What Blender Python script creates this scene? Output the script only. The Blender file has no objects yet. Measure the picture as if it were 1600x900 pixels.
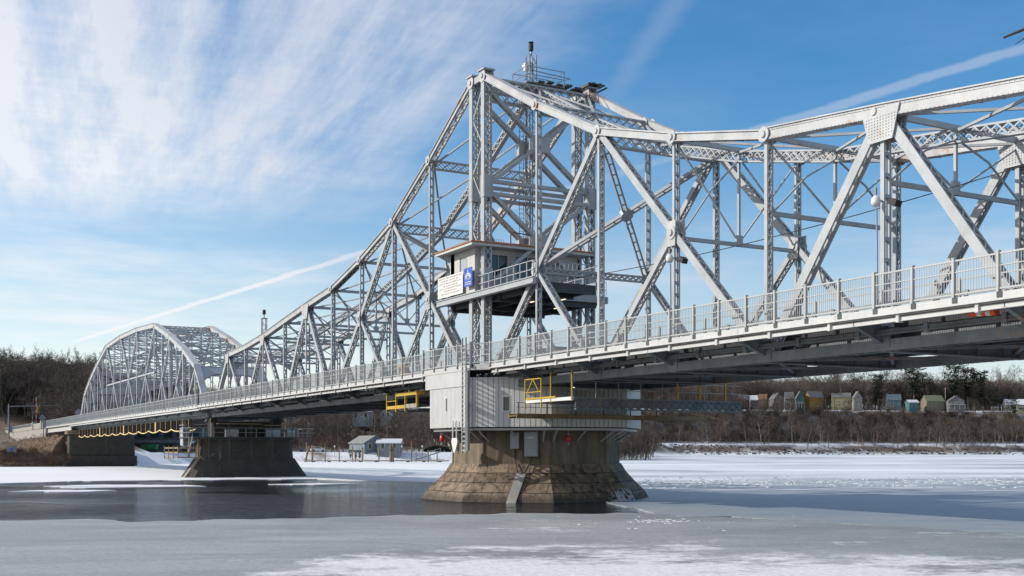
import bpy, bmesh, math, random
from mathutils import Vector, Matrix
PI = math.pi
R = math.radians
random.seed(7)
sc = bpy.context.scene
COL = sc.collection

# ------------------------------------------------------------------ camera frame (metres, bridge axis = world x)
CAM = (69.165, -35.929, 3.35)
TH = 1.06401
FPX, HORIZON = 1781.28, 703.5
CR, CF = (math.cos(TH), math.sin(TH)), (-math.sin(TH), math.cos(TH))

def W2(X, Y):
    """X metres to the right of the photographer, Y metres ahead -> world x, y"""
    return (CAM[0] + X * CR[0] + Y * CF[0], CAM[1] + X * CR[1] + Y * CF[1])

def V2(x, y):
    dx, dy = x - CAM[0], y - CAM[1]
    return (dx * CR[0] + dy * CR[1], dx * CF[0] + dy * CF[1])

def ray(ix, Y):
    return W2((ix - 800) / FPX * Y, Y)

def ground(ix, iy, z=0.0):
    Y = (CAM[2] - z) * FPX / (iy - HORIZON)
    return (ix - 800) / FPX * Y, Y

def zat(iy, Y):
    return CAM[2] + (HORIZON - iy) * Y / FPX

# ------------------------------------------------------------------ materials
def nmat(name):
    m = bpy.data.materials.new(name); m.use_nodes = True
    nt = m.node_tree
    return m, nt, nt.nodes, nt.links, nt.nodes['Principled BSDF']

def ramp(N, stops):
    r = N.new('ShaderNodeValToRGB')
    e = r.color_ramp.elements
    while len(e) < len(stops): e.new(0.5)
    for el, (p, c) in zip(e, stops):
        el.position = p
        el.color = (c, c, c, 1) if not isinstance(c, tuple) else (*c, 1)
    return r

def noise(N, L, scale, detail=4, rough=0.55, vec=None):
    n = N.new('ShaderNodeTexNoise')
    n.inputs['Scale'].default_value = scale; n.inputs['Detail'].default_value = detail
    n.inputs['Roughness'].default_value = rough
    if vec is not None: L.new(vec, n.inputs['Vector'])
    return n

def mixc(N, L, fac, a, b):
    m = N.new('ShaderNodeMix'); m.data_type = 'RGBA'
    for sock, v in ((m.inputs[0], fac), (m.inputs[6], a), (m.inputs[7], b)):
        if isinstance(v, tuple): sock.default_value = (*v, 1)
        elif isinstance(v, (int, float)): sock.default_value = v
        else: L.new(v, sock)
    return m.outputs[2]

def mth(N, L, op, a, b=None, c=None, clamp=False):
    m = N.new('ShaderNodeMath'); m.operation = op; m.use_clamp = clamp
    for i, v in enumerate((a, b, c)):
        if v is None: continue
        if isinstance(v, (int, float)): m.inputs[i].default_value = v
        else: L.new(v, m.inputs[i])
    return m.outputs[0]

def geo_pos(N, L, scale=(1, 1, 1), rotz=0.0):
    g = N.new('ShaderNodeNewGeometry'); mp = N.new('ShaderNodeMapping')
    mp.inputs['Scale'].default_value = scale; mp.inputs['Rotation'].default_value = (0, 0, rotz)
    L.new(g.outputs['Position'], mp.inputs['Vector'])
    return mp.outputs[0]

def bump(N, L, B, h, strength=0.3, dist=0.02):
    b = N.new('ShaderNodeBump'); b.inputs['Strength'].default_value = strength
    b.inputs['Distance'].default_value = dist
    L.new(h, b.inputs['Height']); L.new(b.outputs[0], B.inputs['Normal'])

def paint(name, col, var=0.12, rough=0.5, rust=0.0, metal=0.0, streak=True):
    """weathered painted surface: soft tone variation, vertical run-off streaks, rust blooms"""
    m, nt, N, L, B = nmat(name)
    p = geo_pos(N, L)
    a = noise(N, L, 0.8, 6, 0.6, p)
    dark = tuple(c * (1 - 2.2 * var) for c in col); lite = tuple(min(1, c * (1 + var)) for c in col)
    ra = ramp(N, [(0.3, dark), (0.6, col), (0.8, lite)]); L.new(a.outputs[0], ra.inputs[0])
    c = ra.outputs[0]
    if streak:
        s = noise(N, L, 1.0, 5, 0.6, geo_pos(N, L, (5, 5, 0.35)))
        rs = ramp(N, [(0.52, 0.0), (0.78, 0.38)]); L.new(s.outputs[0], rs.inputs[0])
        c = mixc(N, L, rs.outputs[0], c, tuple(x * 0.62 for x in col))
    gr = noise(N, L, 5.5, 7, 0.72, p); rg = ramp(N, [(0.55, 0.0), (0.72, 0.3)]); L.new(gr.outputs[0], rg.inputs[0])
    c = mixc(N, L, rg.outputs[0], c, tuple(x * 0.45 for x in col))
    if rust > 0:
        r1 = noise(N, L, 0.33, 7, 0.62, p)
        rr = ramp(N, [(0.66 - rust, 0.0), (0.72 - rust, 0.85)]); L.new(r1.outputs[0], rr.inputs[0])
        r2 = noise(N, L, 3.0, 6, 0.7, p)
        rk = ramp(N, [(0.42, 0.0), (0.62, 1.0)]); L.new(r2.outputs[0], rk.inputs[0])
        f = mth(N, L, 'MULTIPLY', rr.outputs[0], rk.outputs[0])
        c = mixc(N, L, f, c, (0.33, 0.15, 0.06))
    L.new(c, B.inputs['Base Color'])
    B.inputs['Roughness'].default_value = rough; B.inputs['Metallic'].default_value = metal
    d = noise(N, L, 14, 3, 0.6, p); bump(N, L, B, d.outputs[0], 0.12, 0.01)
    return m

M = {}
M['steel'] = paint('grey_bridge_paint', (0.365, 0.385, 0.405), 0.09, 0.5, 0.015)
M['steel_chord'] = paint('grey_chord_paint', (0.42, 0.43, 0.44), 0.11, 0.5, 0.1)
M['steel_under'] = paint('shaded_floor_steel_paint', (0.15, 0.17, 0.18), 0.2, 0.6, 0.05)  # darker copy of the bridge paint; under-deck shade is put into the colour
M['white_steel'] = paint('white_sidewalk_paint', (0.47, 0.47, 0.465), 0.05, 0.5, 0.0)
M['rail'] = paint('light_railing_paint', (0.38, 0.39, 0.39), 0.06, 0.45, 0.0, 0.0, False)
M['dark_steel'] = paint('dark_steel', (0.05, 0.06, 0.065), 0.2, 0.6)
M['galv'] = paint('galvanised_steel', (0.25, 0.265, 0.28), 0.12, 0.45, 0.0, 0.2)
M['yellow'] = paint('yellow_paint', (0.52, 0.33, 0.025), 0.12, 0.5)
M['red'] = paint('red_paint', (0.55, 0.03, 0.03), 0.1, 0.4)
M['orange'] = paint('orange_plastic', (0.75, 0.09, 0.02), 0.08, 0.45, streak=False)
M['white'] = paint('white_paint', (0.62, 0.62, 0.6), 0.04, 0.5)
M['house_white'] = paint('house_siding_white', (0.5, 0.49, 0.47), 0.05, 0.6)
M['tile'] = paint('orange_roof_edge', (0.36, 0.13, 0.06), 0.15, 0.7)
M['wood'] = paint('weathered_timber', (0.27, 0.19, 0.11), 0.25, 0.8)
M['plywood'] = paint('tan_board', (0.5, 0.32, 0.15), 0.12, 0.8)
M['asphalt'] = paint('asphalt', (0.05, 0.05, 0.052), 0.15, 0.9)
M['black'] = paint('black_rubber', (0.02, 0.02, 0.02), 0.1, 0.7)
M['blue'] = paint('blue_banner', (0.02, 0.07, 0.42), 0.05, 0.5, streak=False)
M['ink'] = paint('grey_lettering', (0.42, 0.36, 0.36), 0.05, 0.6, streak=False)
M['pale_ink'] = paint('pale_lettering', (0.62, 0.66, 0.76), 0.05, 0.6, streak=False)
M['green'] = paint('green_container_paint', (0.02, 0.2, 0.06), 0.15, 0.5)
M['rope'] = paint('yellow_rope', (0.72, 0.55, 0.25), 0.1, 0.8, streak=False)

def glassmat(name, col):
    m, nt, N, L, B = nmat(name)
    B.inputs['Base Color'].default_value = (*col, 1); B.inputs['Roughness'].default_value = 0.06
    B.inputs['Specular IOR Level'].default_value = 0.7
    n = noise(N, L, 1.5, 2, 0.5, geo_pos(N, L)); bump(N, L, B, n.outputs[0], 0.06, 0.05)
    return m
M['glass'] = glassmat('window_glass', (0.02, 0.035, 0.035))
M['glass_pale'] = glassmat('curtained_glass', (0.33, 0.36, 0.38))

def lampmat():
    m, nt, N, L, B = nmat('lamp_lens')
    B.inputs['Base Color'].default_value = (0.9, 0.8, 0.5, 1)
    B.inputs['Emission Color'].default_value = (1, 0.82, 0.5, 1); B.inputs['Emission Strength'].default_value = 2.0
    return m
M['lamp'] = lampmat()

def stone():
    m, nt, N, L, B = nmat('granite_masonry')
    tc = N.new('ShaderNodeTexCoord')
    uv = tc.outputs['UV']
    br = N.new('ShaderNodeTexBrick')
    br.inputs['Color1'].default_value = (0.205, 0.145, 0.097, 1); br.inputs['Color2'].default_value = (0.12, 0.085, 0.058, 1)
    br.inputs['Mortar'].default_value = (0.03, 0.024, 0.02, 1)
    br.inputs['Scale'].default_value = 1.0; br.inputs['Mortar Size'].default_value = 0.026
    br.inputs['Brick Width'].default_value = 1.45; br.inputs['Row Height'].default_value = 0.62
    br.inputs['Mortar Smooth'].default_value = 0.4; br.inputs['Bias'].default_value = -0.1
    nz = noise(N, L, 1.2, 3, 0.5, uv)
    off = N.new('ShaderNodeMixRGB'); off.blend_type = 'LINEAR_LIGHT'; off.inputs[0].default_value = 0.045
    L.new(uv, off.inputs[1]); L.new(nz.outputs[1], off.inputs[2]); L.new(off.outputs[0], br.inputs['Vector'])
    p = geo_pos(N, L)
    a = noise(N, L, 2.2, 8, 0.68, p); ra = ramp(N, [(0.32, 0.15), (0.6, 1.2)]); L.new(a.outputs[0], ra.inputs[0])
    mu = N.new('ShaderNodeMixRGB'); mu.blend_type = 'MULTIPLY'; mu.inputs[0].default_value = 1
    L.new(br.outputs[0], mu.inputs[1]); L.new(ra.outputs[0], mu.inputs[2])
    # tide stain: a wet dark band and algae at the waterline that belongs to the stone
    g = N.new('ShaderNodeNewGeometry'); sx = N.new('ShaderNodeSeparateXYZ'); L.new(g.outputs['Position'], sx.inputs[0])
    st = noise(N, L, 1.0, 5, 0.6, geo_pos(N, L, (3, 3, 0.25)))
    hz = mth(N, L, 'ADD', sx.outputs[2], mth(N, L, 'MULTIPLY', st.outputs[0], 0.5))
    rz = ramp(N, [(0.24, 0.75), (0.42, 0.0)]); L.new(mth(N, L, 'DIVIDE', hz, 2.0), rz.inputs[0])
    c = mixc(N, L, rz.outputs[0], mu.outputs[0], (0.035, 0.03, 0.025))
    # frozen splash
    ic = noise(N, L, 0.45, 5, 0.6, p); ri = ramp(N, [(0.63, 0.0), (0.67, 0.8)]); L.new(ic.outputs[0], ri.inputs[0])
    low = ramp(N, [(0.22, 1.0), (0.5, 0.0)]); L.new(mth(N, L, 'DIVIDE', hz, 2.0), low.inputs[0])
    c = mixc(N, L, mth(N, L, 'MULTIPLY', ri.outputs[0], low.outputs[0]), c, (0.62, 0.66, 0.7))
    L.new(c, B.inputs['Base Color']); B.inputs['Roughness'].default_value = 0.85
    hsum = mth(N, L, 'ADD', mth(N, L, 'MULTIPLY', br.outputs['Fac'], -1.0), mth(N, L, 'MULTIPLY', a.outputs[0], 0.8))
    bump(N, L, B, hsum, 0.7, 0.08)
    return m
M['stone'] = stone()

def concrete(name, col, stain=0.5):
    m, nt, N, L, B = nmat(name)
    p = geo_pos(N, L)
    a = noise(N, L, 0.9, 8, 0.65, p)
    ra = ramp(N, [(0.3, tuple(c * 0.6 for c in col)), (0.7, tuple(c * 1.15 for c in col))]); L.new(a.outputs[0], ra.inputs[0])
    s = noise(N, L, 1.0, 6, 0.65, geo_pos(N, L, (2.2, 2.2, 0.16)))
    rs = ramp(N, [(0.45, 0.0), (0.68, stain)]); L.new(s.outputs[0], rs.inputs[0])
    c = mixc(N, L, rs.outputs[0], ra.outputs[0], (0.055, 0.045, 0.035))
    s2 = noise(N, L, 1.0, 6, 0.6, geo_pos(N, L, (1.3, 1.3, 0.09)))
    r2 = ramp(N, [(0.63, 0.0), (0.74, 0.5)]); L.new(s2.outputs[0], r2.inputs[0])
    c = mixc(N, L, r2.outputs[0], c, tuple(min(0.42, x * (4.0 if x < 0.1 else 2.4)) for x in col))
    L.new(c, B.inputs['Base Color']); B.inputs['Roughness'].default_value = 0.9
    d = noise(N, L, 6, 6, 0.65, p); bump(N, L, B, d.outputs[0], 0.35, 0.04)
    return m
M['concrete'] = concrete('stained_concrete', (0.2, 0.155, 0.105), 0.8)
M['concrete_dark'] = concrete('shaded_stained_concrete', (0.06, 0.054, 0.048), 0.85)  # real stains, plus a base colour darkened to carry shade on the piers
M['concrete_pale'] = concrete('pale_concrete', (0.34, 0.325, 0.3), 0.25)

def siding():
    m, nt, N, L, B = nmat('ribbed_white_siding')
    p = geo_pos(N, L)
    a = noise(N, L, 1.2, 5, 0.6, p)
    ra = ramp(N, [(0.3, (0.45, 0.45, 0.44)), (0.7, (0.53, 0.53, 0.52))]); L.new(a.outputs[0], ra.inputs[0])
    s = noise(N, L, 1, 5, 0.6, geo_pos(N, L, (4, 4, 0.3))); rs = ramp(N, [(0.58, 0.0), (0.8, 0.4)]); L.new(s.outputs[0], rs.inputs[0])
    c = mixc(N, L, rs.outputs[0], ra.outputs[0], (0.36, 0.34, 0.3))
    L.new(c, B.inputs['Base Color']); B.inputs['Roughness'].default_value = 0.5
    return m
M['siding'] = siding()

def terrain_mat(name, snow_lo, snow_hi, c1, c2):
    m, nt, N, L, B = nmat(name)
    p = geo_pos(N, L)
    a = noise(N, L, 0.35, 8, 0.65, p)
    ra = ramp(N, [(0.3, c1), (0.7, c2)]); L.new(a.outputs[0], ra.inputs[0])
    b = noise(N, L, 0.055, 7, 0.62, p)
    rb = ramp(N, [(snow_lo, 0.0), (snow_hi, 1.0)]); L.new(b.outputs[0], rb.inputs[0])
    gn = N.new('ShaderNodeNewGeometry'); sn = N.new('ShaderNodeSeparateXYZ'); L.new(gn.outputs['Normal'], sn.inputs[0]); sp_ = N.new('ShaderNodeSeparateXYZ'); L.new(gn.outputs['Position'], sp_.inputs[0])
    flat = ramp(N, [(0.9, 0.0), (0.96, 1.0)]); L.new(sn.outputs[2], flat.inputs[0])
    if name.startswith('snow'):      # open snow on the low shore, leaf litter under the wood higher up
        fz = N.new('ShaderNodeMapRange'); L.new(sp_.outputs[2], fz.inputs[0]); fz.inputs[1].default_value = 3.0; fz.inputs[2].default_value = 3.9; fz.inputs[3].default_value = 1; fz.inputs[4].default_value = 0.0
        fac = mth(N, L, 'MULTIPLY', rb.outputs[0], fz.outputs[0])
    else: fac = mth(N, L, 'MULTIPLY', mth(N, L, 'ADD', rb.outputs[0], mth(N, L, 'MULTIPLY', flat.outputs[0], 0.75), None, True), mth(N, L, 'ADD', mth(N, L, 'MULTIPLY', flat.outputs[0], 0.7), 0.3))
    if name.startswith('dry'): fac = rb.outputs[0]
    c = mixc(N, L, fac, ra.outputs[0], (0.62, 0.64, 0.68))
    L.new(c, B.inputs['Base Color']); B.inputs['Roughness'].default_value = 0.95
    d = noise(N, L, 0.9, 6, 0.7, p); bump(N, L, B, d.outputs[0], 0.6, 0.4)
    return m
M['hill'] = terrain_mat('leaf_litter_and_snow', 0.52, 0.6, (0.07, 0.05, 0.037), (0.13, 0.095, 0.065))
M['snowbank'] = terrain_mat('snow_with_grass', 0.34, 0.44, (0.09, 0.065, 0.04), (0.17, 0.12, 0.075))
M['embank'] = terrain_mat('dry_brown_grass', 0.72, 0.78, (0.075, 0.048, 0.026), (0.15, 0.098, 0.055))

def water_mat():
    m, nt, N, L, B = nmat('river_water')
    B.inputs['Base Color'].default_value = (0.006, 0.011, 0.015, 1); B.inputs['Roughness'].default_value = 0.07
    B.inputs['IOR'].default_value = 1.33; B.inputs['Specular IOR Level'].default_value = 0.34
    p = geo_pos(N, L, (1.0, 1.0, 1), -TH)
    a = noise(N, L, 0.9, 5, 0.6, geo_pos(N, L, (1, 1, 1)))
    calm = noise(N, L, 0.035, 4, 0.5, geo_pos(N, L)); rc = ramp(N, [(0.42, 0.12), (0.56, 1.0)]); L.new(calm.outputs[0], rc.inputs[0])
    h = mth(N, L, 'MULTIPLY', a.outputs[0], rc.outputs[0]); h2 = noise(N, L, 3.2, 4, 0.6, geo_pos(N, L)); h = mth(N, L, 'ADD', h, mth(N, L, 'MULTIPLY', mth(N, L, 'MULTIPLY', h2.outputs[0], 0.25), rc.outputs[0])); bump(N, L, B, h, 1.0, 0.42)
    return m
M['water'] = water_mat()

def ice_mat(far):
    m, nt, N, L, B = nmat('snowy_river_ice' if far else 'grey_shore_ice')
    g = N.new('ShaderNodeNewGeometry'); P = g.outputs['Position']
    def dotp(vec, off):
        d = N.new('ShaderNodeVectorMath'); d.operation = 'DOT_PRODUCT'; L.new(P, d.inputs[0]); d.inputs[1].default_value = vec
        return mth(N, L, 'SUBTRACT', d.outputs['Value'], off)
    u = dotp((CR[0], CR[1], 0), CAM[0] * CR[0] + CAM[1] * CR[1])      # across the river
    v = dotp((CF[0], CF[1], 0), CAM[0] * CF[0] + CAM[1] * CF[1])      # up the river
    cx = N.new('ShaderNodeCombineXYZ'); L.new(u, cx.inputs[0]); L.new(v, cx.inputs[1])
    def mp(sx, sy):
        q = N.new('ShaderNodeMapping'); q.inputs['Scale'].default_value = (sx, sy, 1); L.new(cx.outputs[0], q.inputs['Vector']); return q.outputs[0]
    if far:
        n1 = noise(N, L, 1, 7, 0.6, mp(0.012, 0.03))
        near = N.new('ShaderNodeMapRange'); L.new(v, near.inputs[0]); near.inputs[1].default_value = 80; near.inputs[2].default_value = 135
        near.inputs[3].default_value = -0.13; near.inputs[4].default_value = 0.1
        side = N.new('ShaderNodeMapRange'); L.new(u, side.inputs[0]); side.inputs[1].default_value = -25; side.inputs[2].default_value = 15
        side.inputs[3].default_value = 0.24; side.inputs[4].default_value = 0.0
        f = mth(N, L, 'ADD', mth(N, L, 'ADD', n1.outputs[0], near.outputs[0]), side.outputs[0])
        n2 = noise(N, L, 1, 6, 0.7, mp(0.09, 0.35)); f = mth(N, L, 'ADD', f, mth(N, L, 'MULTIPLY', mth(N, L, 'SUBTRACT', n2.outputs[0], 0.5), 0.42))
        n4 = noise(N, L, 1, 7, 0.75, mp(0.5, 1.6)); f = mth(N, L, 'ADD', f, mth(N, L, 'MULTIPLY', mth(N, L, 'SUBTRACT', n4.outputs[0], 0.5), 0.3))
        r = ramp(N, [(0.34, (0.19, 0.215, 0.245)), (0.48, (0.28, 0.305, 0.335)), (0.6, (0.52, 0.55, 0.59)), (0.75, (0.66, 0.67, 0.69))]); L.new(f, r.inputs[0])
        c = r.outputs[0]
        rr = ramp(N, [(0.4, 0.42), (0.6, 0.85)]); B.inputs['Specular IOR Level'].default_value = 0.3; L.new(f, rr.inputs[0]); L.new(rr.outputs[0], B.inputs['Roughness'])
        h = noise(N, L, 1.2, 6, 0.7, P); bump(N, L, B, h.outputs[0], 0.35, 0.12)
    else:
        n1 = noise(N, L, 1, 9, 0.7, mp(0.07, 0.16)); n1.inputs['Distortion'].default_value = 0.8
        base = ramp(N, [(0.3, (0.19, 0.208, 0.218)), (0.5, (0.25, 0.27, 0.28)), (0.72, (0.36, 0.38, 0.39))]); L.new(n1.outputs[0], base.inputs[0])
        n2 = noise(N, L, 1, 9, 0.72, mp(0.28, 0.32))
        # drifted snow lying on the near right of the sheet
        nr = N.new('ShaderNodeMapRange'); L.new(v, nr.inputs[0]); nr.inputs[1].default_value = 31; nr.inputs[2].default_value = 41
        nr.inputs[3].default_value = 0.2; nr.inputs[4].default_value = -0.12
        us = N.new('ShaderNodeMapRange'); L.new(u, us.inputs[0]); us.inputs[1].default_value = -8; us.inputs[2].default_value = -3
        us.inputs[3].default_value = -0.3; us.inputs[4].default_value = 0.0
        n3 = noise(N, L, 1, 4, 0.5, mp(0.09, 0.2))
        f = mth(N, L, 'ADD', mth(N, L, 'ADD', n2.outputs[0], nr.outputs[0]), us.outputs[0])
        f = mth(N, L, 'ADD', f, mth(N, L, 'MULTIPLY', mth(N, L, 'SUBTRACT', n3.outputs[0], 0.5), 0.9))
        n4 = noise(N, L, 1, 6, 0.75, mp(1.7, 2.4)); f = mth(N, L, 'ADD', f, mth(N, L, 'MULTIPLY', mth(N, L, 'SUBTRACT', n4.outputs[0], 0.5), 0.5))
        rf = ramp(N, [(0.5, 0.0), (0.66, 0.95)]); L.new(f, rf.inputs[0])
        c = mixc(N, L, rf.outputs[0], base.outputs[0], (0.68, 0.69, 0.71))
        sp = noise(N, L, 6.0, 6, 0.8, P); rs = ramp(N, [(0.35, 0.72), (0.65, 1.16)]); L.new(sp.outputs[0], rs.inputs[0])
        mu = N.new('ShaderNodeMixRGB'); mu.blend_type = 'MULTIPLY'; mu.inputs[0].default_value = 1; L.new(c, mu.inputs[1]); L.new(rs.outputs[0], mu.inputs[2]); c = mu.outputs[0]
        B.inputs['Roughness'].default_value = 0.55
        h = noise(N, L, 5, 7, 0.78, P); bump(N, L, B, h.outputs[0], 0.6, 0.05)
    L.new(c, B.inputs['Base Color'])
    return m
M['ice_far'] = ice_mat(True); M['ice_near'] = ice_mat(False)

def bark(name, c1, c2, sc_=2.0):
    m, nt, N, L, B = nmat(name)
    oi = N.new('ShaderNodeObjectInfo')
    a = noise(N, L, 0.12, 5, 0.6, geo_pos(N, L)); 
    f = mth(N, L, 'ADD', mth(N, L, 'MULTIPLY', oi.outputs['Random'], 0.5), mth(N, L, 'MULTIPLY', a.outputs[0], 0.6))
    ra = ramp(N, [(0.2, c1), (0.8, c2)]); L.new(f, ra.inputs[0])
    L.new(ra.outputs[0], B.inputs['Base Color']); B.inputs['Roughness'].default_value = 0.95
    B.inputs['Specular IOR Level'].default_value = 0.1
    return m
M['bark'] = bark('grey_bark', (0.09, 0.077, 0.066), (0.26, 0.225, 0.19))
M['twig'] = bark('brown_twigs', (0.05, 0.039, 0.034), (0.135, 0.112, 0.096))
M['twig_red'] = bark('reddish_twigs', (0.075, 0.035, 0.03), (0.14, 0.075, 0.06))
M['needle'] = bark('dark_needles', (0.008, 0.014, 0.009), (0.025, 0.034, 0.02))
M['shingle'] = paint('grey_shingles', (0.14, 0.14, 0.147), 0.15, 0.9)
M['snow'] = paint('roof_snow', (0.52, 0.53, 0.56), 0.03, 0.9, streak=False)

M['net'] = paint('black_netting', (0.015, 0.015, 0.015), 0.1, 1.0, streak=False); M['net'].node_tree.nodes['Principled BSDF'].inputs['Specular IOR Level'].default_value = 0.0
M['ice_lump'] = paint('broken_ice', (0.43, 0.46, 0.49), 0.1, 0.6, streak=False)
# ------------------------------------------------------------------ mesh helper
class MB:
    def __init__(s): s.v = []; s.f = []; s.m = []
    def quad(s, a, b, c, d, mi=0):
        n = len(s.v); s.v += [tuple(a), tuple(b), tuple(c), tuple(d)]; s.f.append((n, n + 1, n + 2, n + 3)); s.m.append(mi)
    def hull8(s, P, mi=0):
        n = len(s.v); s.v += [tuple(p) for p in P]
        for q in ((0, 3, 2, 1), (4, 5, 6, 7), (0, 1, 5, 4), (1, 2, 6, 5), (2, 3, 7, 6), (3, 0, 4, 7)):
            s.f.append(tuple(n + i for i in q)); s.m.append(mi)
    def box(s, x0, x1, y0, y1, z0, z1, mi=0):
        s.hull8([(x0, y0, z0), (x1, y0, z0), (x1, y1, z0), (x0, y1, z0), (x0, y0, z1), (x1, y0, z1), (x1, y1, z1), (x0, y1, z1)], mi)
    def bar(s, p, q, w, h, up=(0, 1, 0), off=(0, 0), mi=0):
        """prism from p to q; h measured along 'up', w across both"""
        p, q = Vector(p), Vector(q); a = (q - p)
        if a.length < 1e-6: return
        a.normalize(); u = Vector(up); u = u - a * u.dot(a)
        if u.length < 1e-4: u = Vector((1, 0, 0)) - a * a.x
        u.normalize(); n = a.cross(u)
        o = n * off[0] + u * off[1]
        c = [(-w / 2, -h / 2), (w / 2, -h / 2), (w / 2, h / 2), (-w / 2, h / 2)]
        s.hull8([p + o + n * i + u * j for i, j in c] + [q + o + n * i + u * j for i, j in c], mi)
    def tube(s, pts, r, seg=8, mi=0, cap=True):
        pts = [Vector(p) for p in pts]; rs = r if isinstance(r, (list, tuple)) else [r] * len(pts)
        rings = []
        for i, p in enumerate(pts):
            t = (pts[min(i + 1, len(pts) - 1)] - pts[max(i - 1, 0)]).normalized()
            u = Vector((0, 0, 1)) if abs(t.z) < 0.9 else Vector((1, 0, 0))
            u = (u - t * u.dot(t)).normalized(); w = t.cross(u)
            n = len(s.v)
            for k in range(seg):
                a = 2 * PI * k / seg; s.v.append(tuple(p + (u * math.cos(a) + w * math.sin(a)) * rs[i]))
            rings.append(n)
        for a, b in zip(rings, rings[1:]):
            for k in range(seg):
                s.f.append((a + k, a + (k + 1) % seg, b + (k + 1) % seg, b + k)); s.m.append(mi)
        if cap:
            s.f.append(tuple(rings[0] + k for k in reversed(range(seg)))); s.m.append(mi)
            s.f.append(tuple(rings[-1] + k for k in range(seg))); s.m.append(mi)
    def prism(s, poly, z0, z1, mi=0):
        n = len(s.v); k = len(poly)
        s.v += [(x, y, z0) for x, y in poly] + [(x, y, z1) for x, y in poly]
        s.f.append(tuple(n + i for i in reversed(range(k)))); s.m.append(mi)
        s.f.append(tuple(n + k + i for i in range(k))); s.m.append(mi)
        for i in range(k):
            j = (i + 1) % k; s.f.append((n + i, n + j, n + k + j, n + k + i)); s.m.append(mi)
    def loft(s, rings, mi=0, capb=True, capt=True):
        k = len(rings[0]); n = len(s.v)
        for r in rings: s.v += [tuple(p) for p in r]
        for j in range(len(rings) - 1):
            for i in range(k):
                i2 = (i + 1) % k
                s.f.append((n + j * k + i, n + j * k + i2, n + (j + 1) * k + i2, n + (j + 1) * k + i)); s.m.append(mi)
        if capb: s.f.append(tuple(n + i for i in reversed(range(k)))); s.m.append(mi)
        if capt: s.f.append(tuple(n + (len(rings) - 1) * k + i for i in range(k))); s.m.append(mi)
    def laced(s, p, q, wn, wy, style='zig', pitch=None, t=0.045):
        """built-up member lying in a plane whose normal is y: two channels joined by lacing or battens"""
        s.built(p, q, wn, wy, (0, 1, 0), style, pitch, t)
    def built(s, p, q, wn, wy, up, style='zig', pitch=None, t=0.045):
        p, q = Vector(p), Vector(q); a = q - p; Ln = a.length; a.normalize()
        u = Vector(up); u = (u - a * u.dot(a)).normalized(); n = a.cross(u)
        for sg in (-1, 1):
            s.bar(p, q, wn, t, u, (0, sg * (wy / 2 - t / 2)))
            for sn in (-1, 1):
                s.bar(p, q, 0.018, 0.05, u, (sn * (wn / 2 - 0.009), sg * (wy / 2 - t - 0.025)))
        iw = wy / 2 - t - 0.03
        for sn in (-1, 1):
            base = n * (sn * (wn / 2 + 0.008))
            if style == 'bat':
                d = pitch or 0.72; k = max(2, int(Ln / d)); 
                for i in range(k + 1):
                    c = p + a * (Ln * i / k) + base
                    s.bar(c - u * iw, c + u * iw, 0.15, 0.014, n)
            elif style == 'solid':
                s.bar(p + base, q + base, wy - 0.02, 0.014, n)
            else:
                d = pitch or wy * 0.95; k = max(2, int(Ln / d))
                for i in range(k):
                    c0 = p + a * (Ln * i / k) + base; c1 = p + a * (Ln * (i + 1) / k) + base
                    sg = 1 if i % 2 else -1
                    s.bar(c0 - u * iw * sg, c1 + u * iw * sg, 0.062, 0.014, n)
                    if style == 'x': s.bar(c0 + u * iw * sg, c1 - u * iw * sg, 0.062, 0.012, n, (0, 0.014))
    def lattice(s, p, q, depth, width, panels, ch=0.09, up=(0, 0, 1), lw=0.06, cross=True):
        """open lattice beam: chords top and bottom, crossing bars between, both faces"""
        p, q = Vector(p), Vector(q); a = (q - p).normalized(); u = Vector(up); u = (u - a * u.dot(a)).normalized(); n = a.cross(u)
        for su in (-1, 1):
            s.bar(p, q, width, ch, u, (0, su * (depth / 2 - ch / 2)))
        for sn in (-1, 1):
            for i in range(panels):
                c0 = p.lerp(q, i / panels) + n * sn * (width / 2 - 0.012); c1 = p.lerp(q, (i + 1) / panels) + n * sn * (width / 2 - 0.012)
                h = u * (depth / 2 - ch)
                s.bar(c0 - h, c1 + h, lw, 0.012, n)
                if cross: s.bar(c0 + h, c1 - h, lw, 0.01, n, (0, sn * 0.013))
    def obj(s, name, mat, parent=None, smooth=False):
        me = bpy.data.meshes.new(name)
        me.from_pydata(s.v, [], s.f)
        ms = mat if isinstance(mat, (list, tuple)) else [mat]
        for m in ms: me.materials.append(m)
        if len(ms) > 1: me.polygons.foreach_set('material_index', s.m)
        if smooth: me.polygons.foreach_set('use_smooth', [True] * len(s.f))
        me.update()
        o = bpy.data.objects.new(name, me); COL.objects.link(o)
        if parent: o.parent = parent
        return o

def part(name, mb, mat, parent, smooth=False):
    """part whose vertices are in world space under a thing whose Empty is at parent.location"""
    o = mb.obj(name, mat, parent, smooth)
    base = Vector(parent.location) if parent.parent is None else Vector((0, 0, 0))
    top = parent
    if parent.parent is not None:
        top = parent.parent; base = Vector(top.location) + Vector(parent.location)
    o.location = -base
    return o

def thing(name, label, cat, loc=(0, 0, 0), group=None, rz=0):
    o = bpy.data.objects.new(name, None); COL.objects.link(o); o.empty_display_size = 0.5
    o.location = loc; o.rotation_euler = (0, 0, rz); o['label'] = label; o['category'] = cat
    if group: o['group'] = group
    return o

def tag(o, label, cat, group=None):
    o['label'] = label; o['category'] = cat
    if group: o['group'] = group
    return o

def struct(o): o['kind'] = 'structure'; return o
def stuff(o, label, cat): o['kind'] = 'stuff'; o['label'] = label; o['category'] = cat; return o
def dup(o, parent=None, loc=None):
    c = o.copy(); COL.objects.link(c)
    if parent: c.parent = parent
    if loc is not None: c.location = loc
    return c

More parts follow.
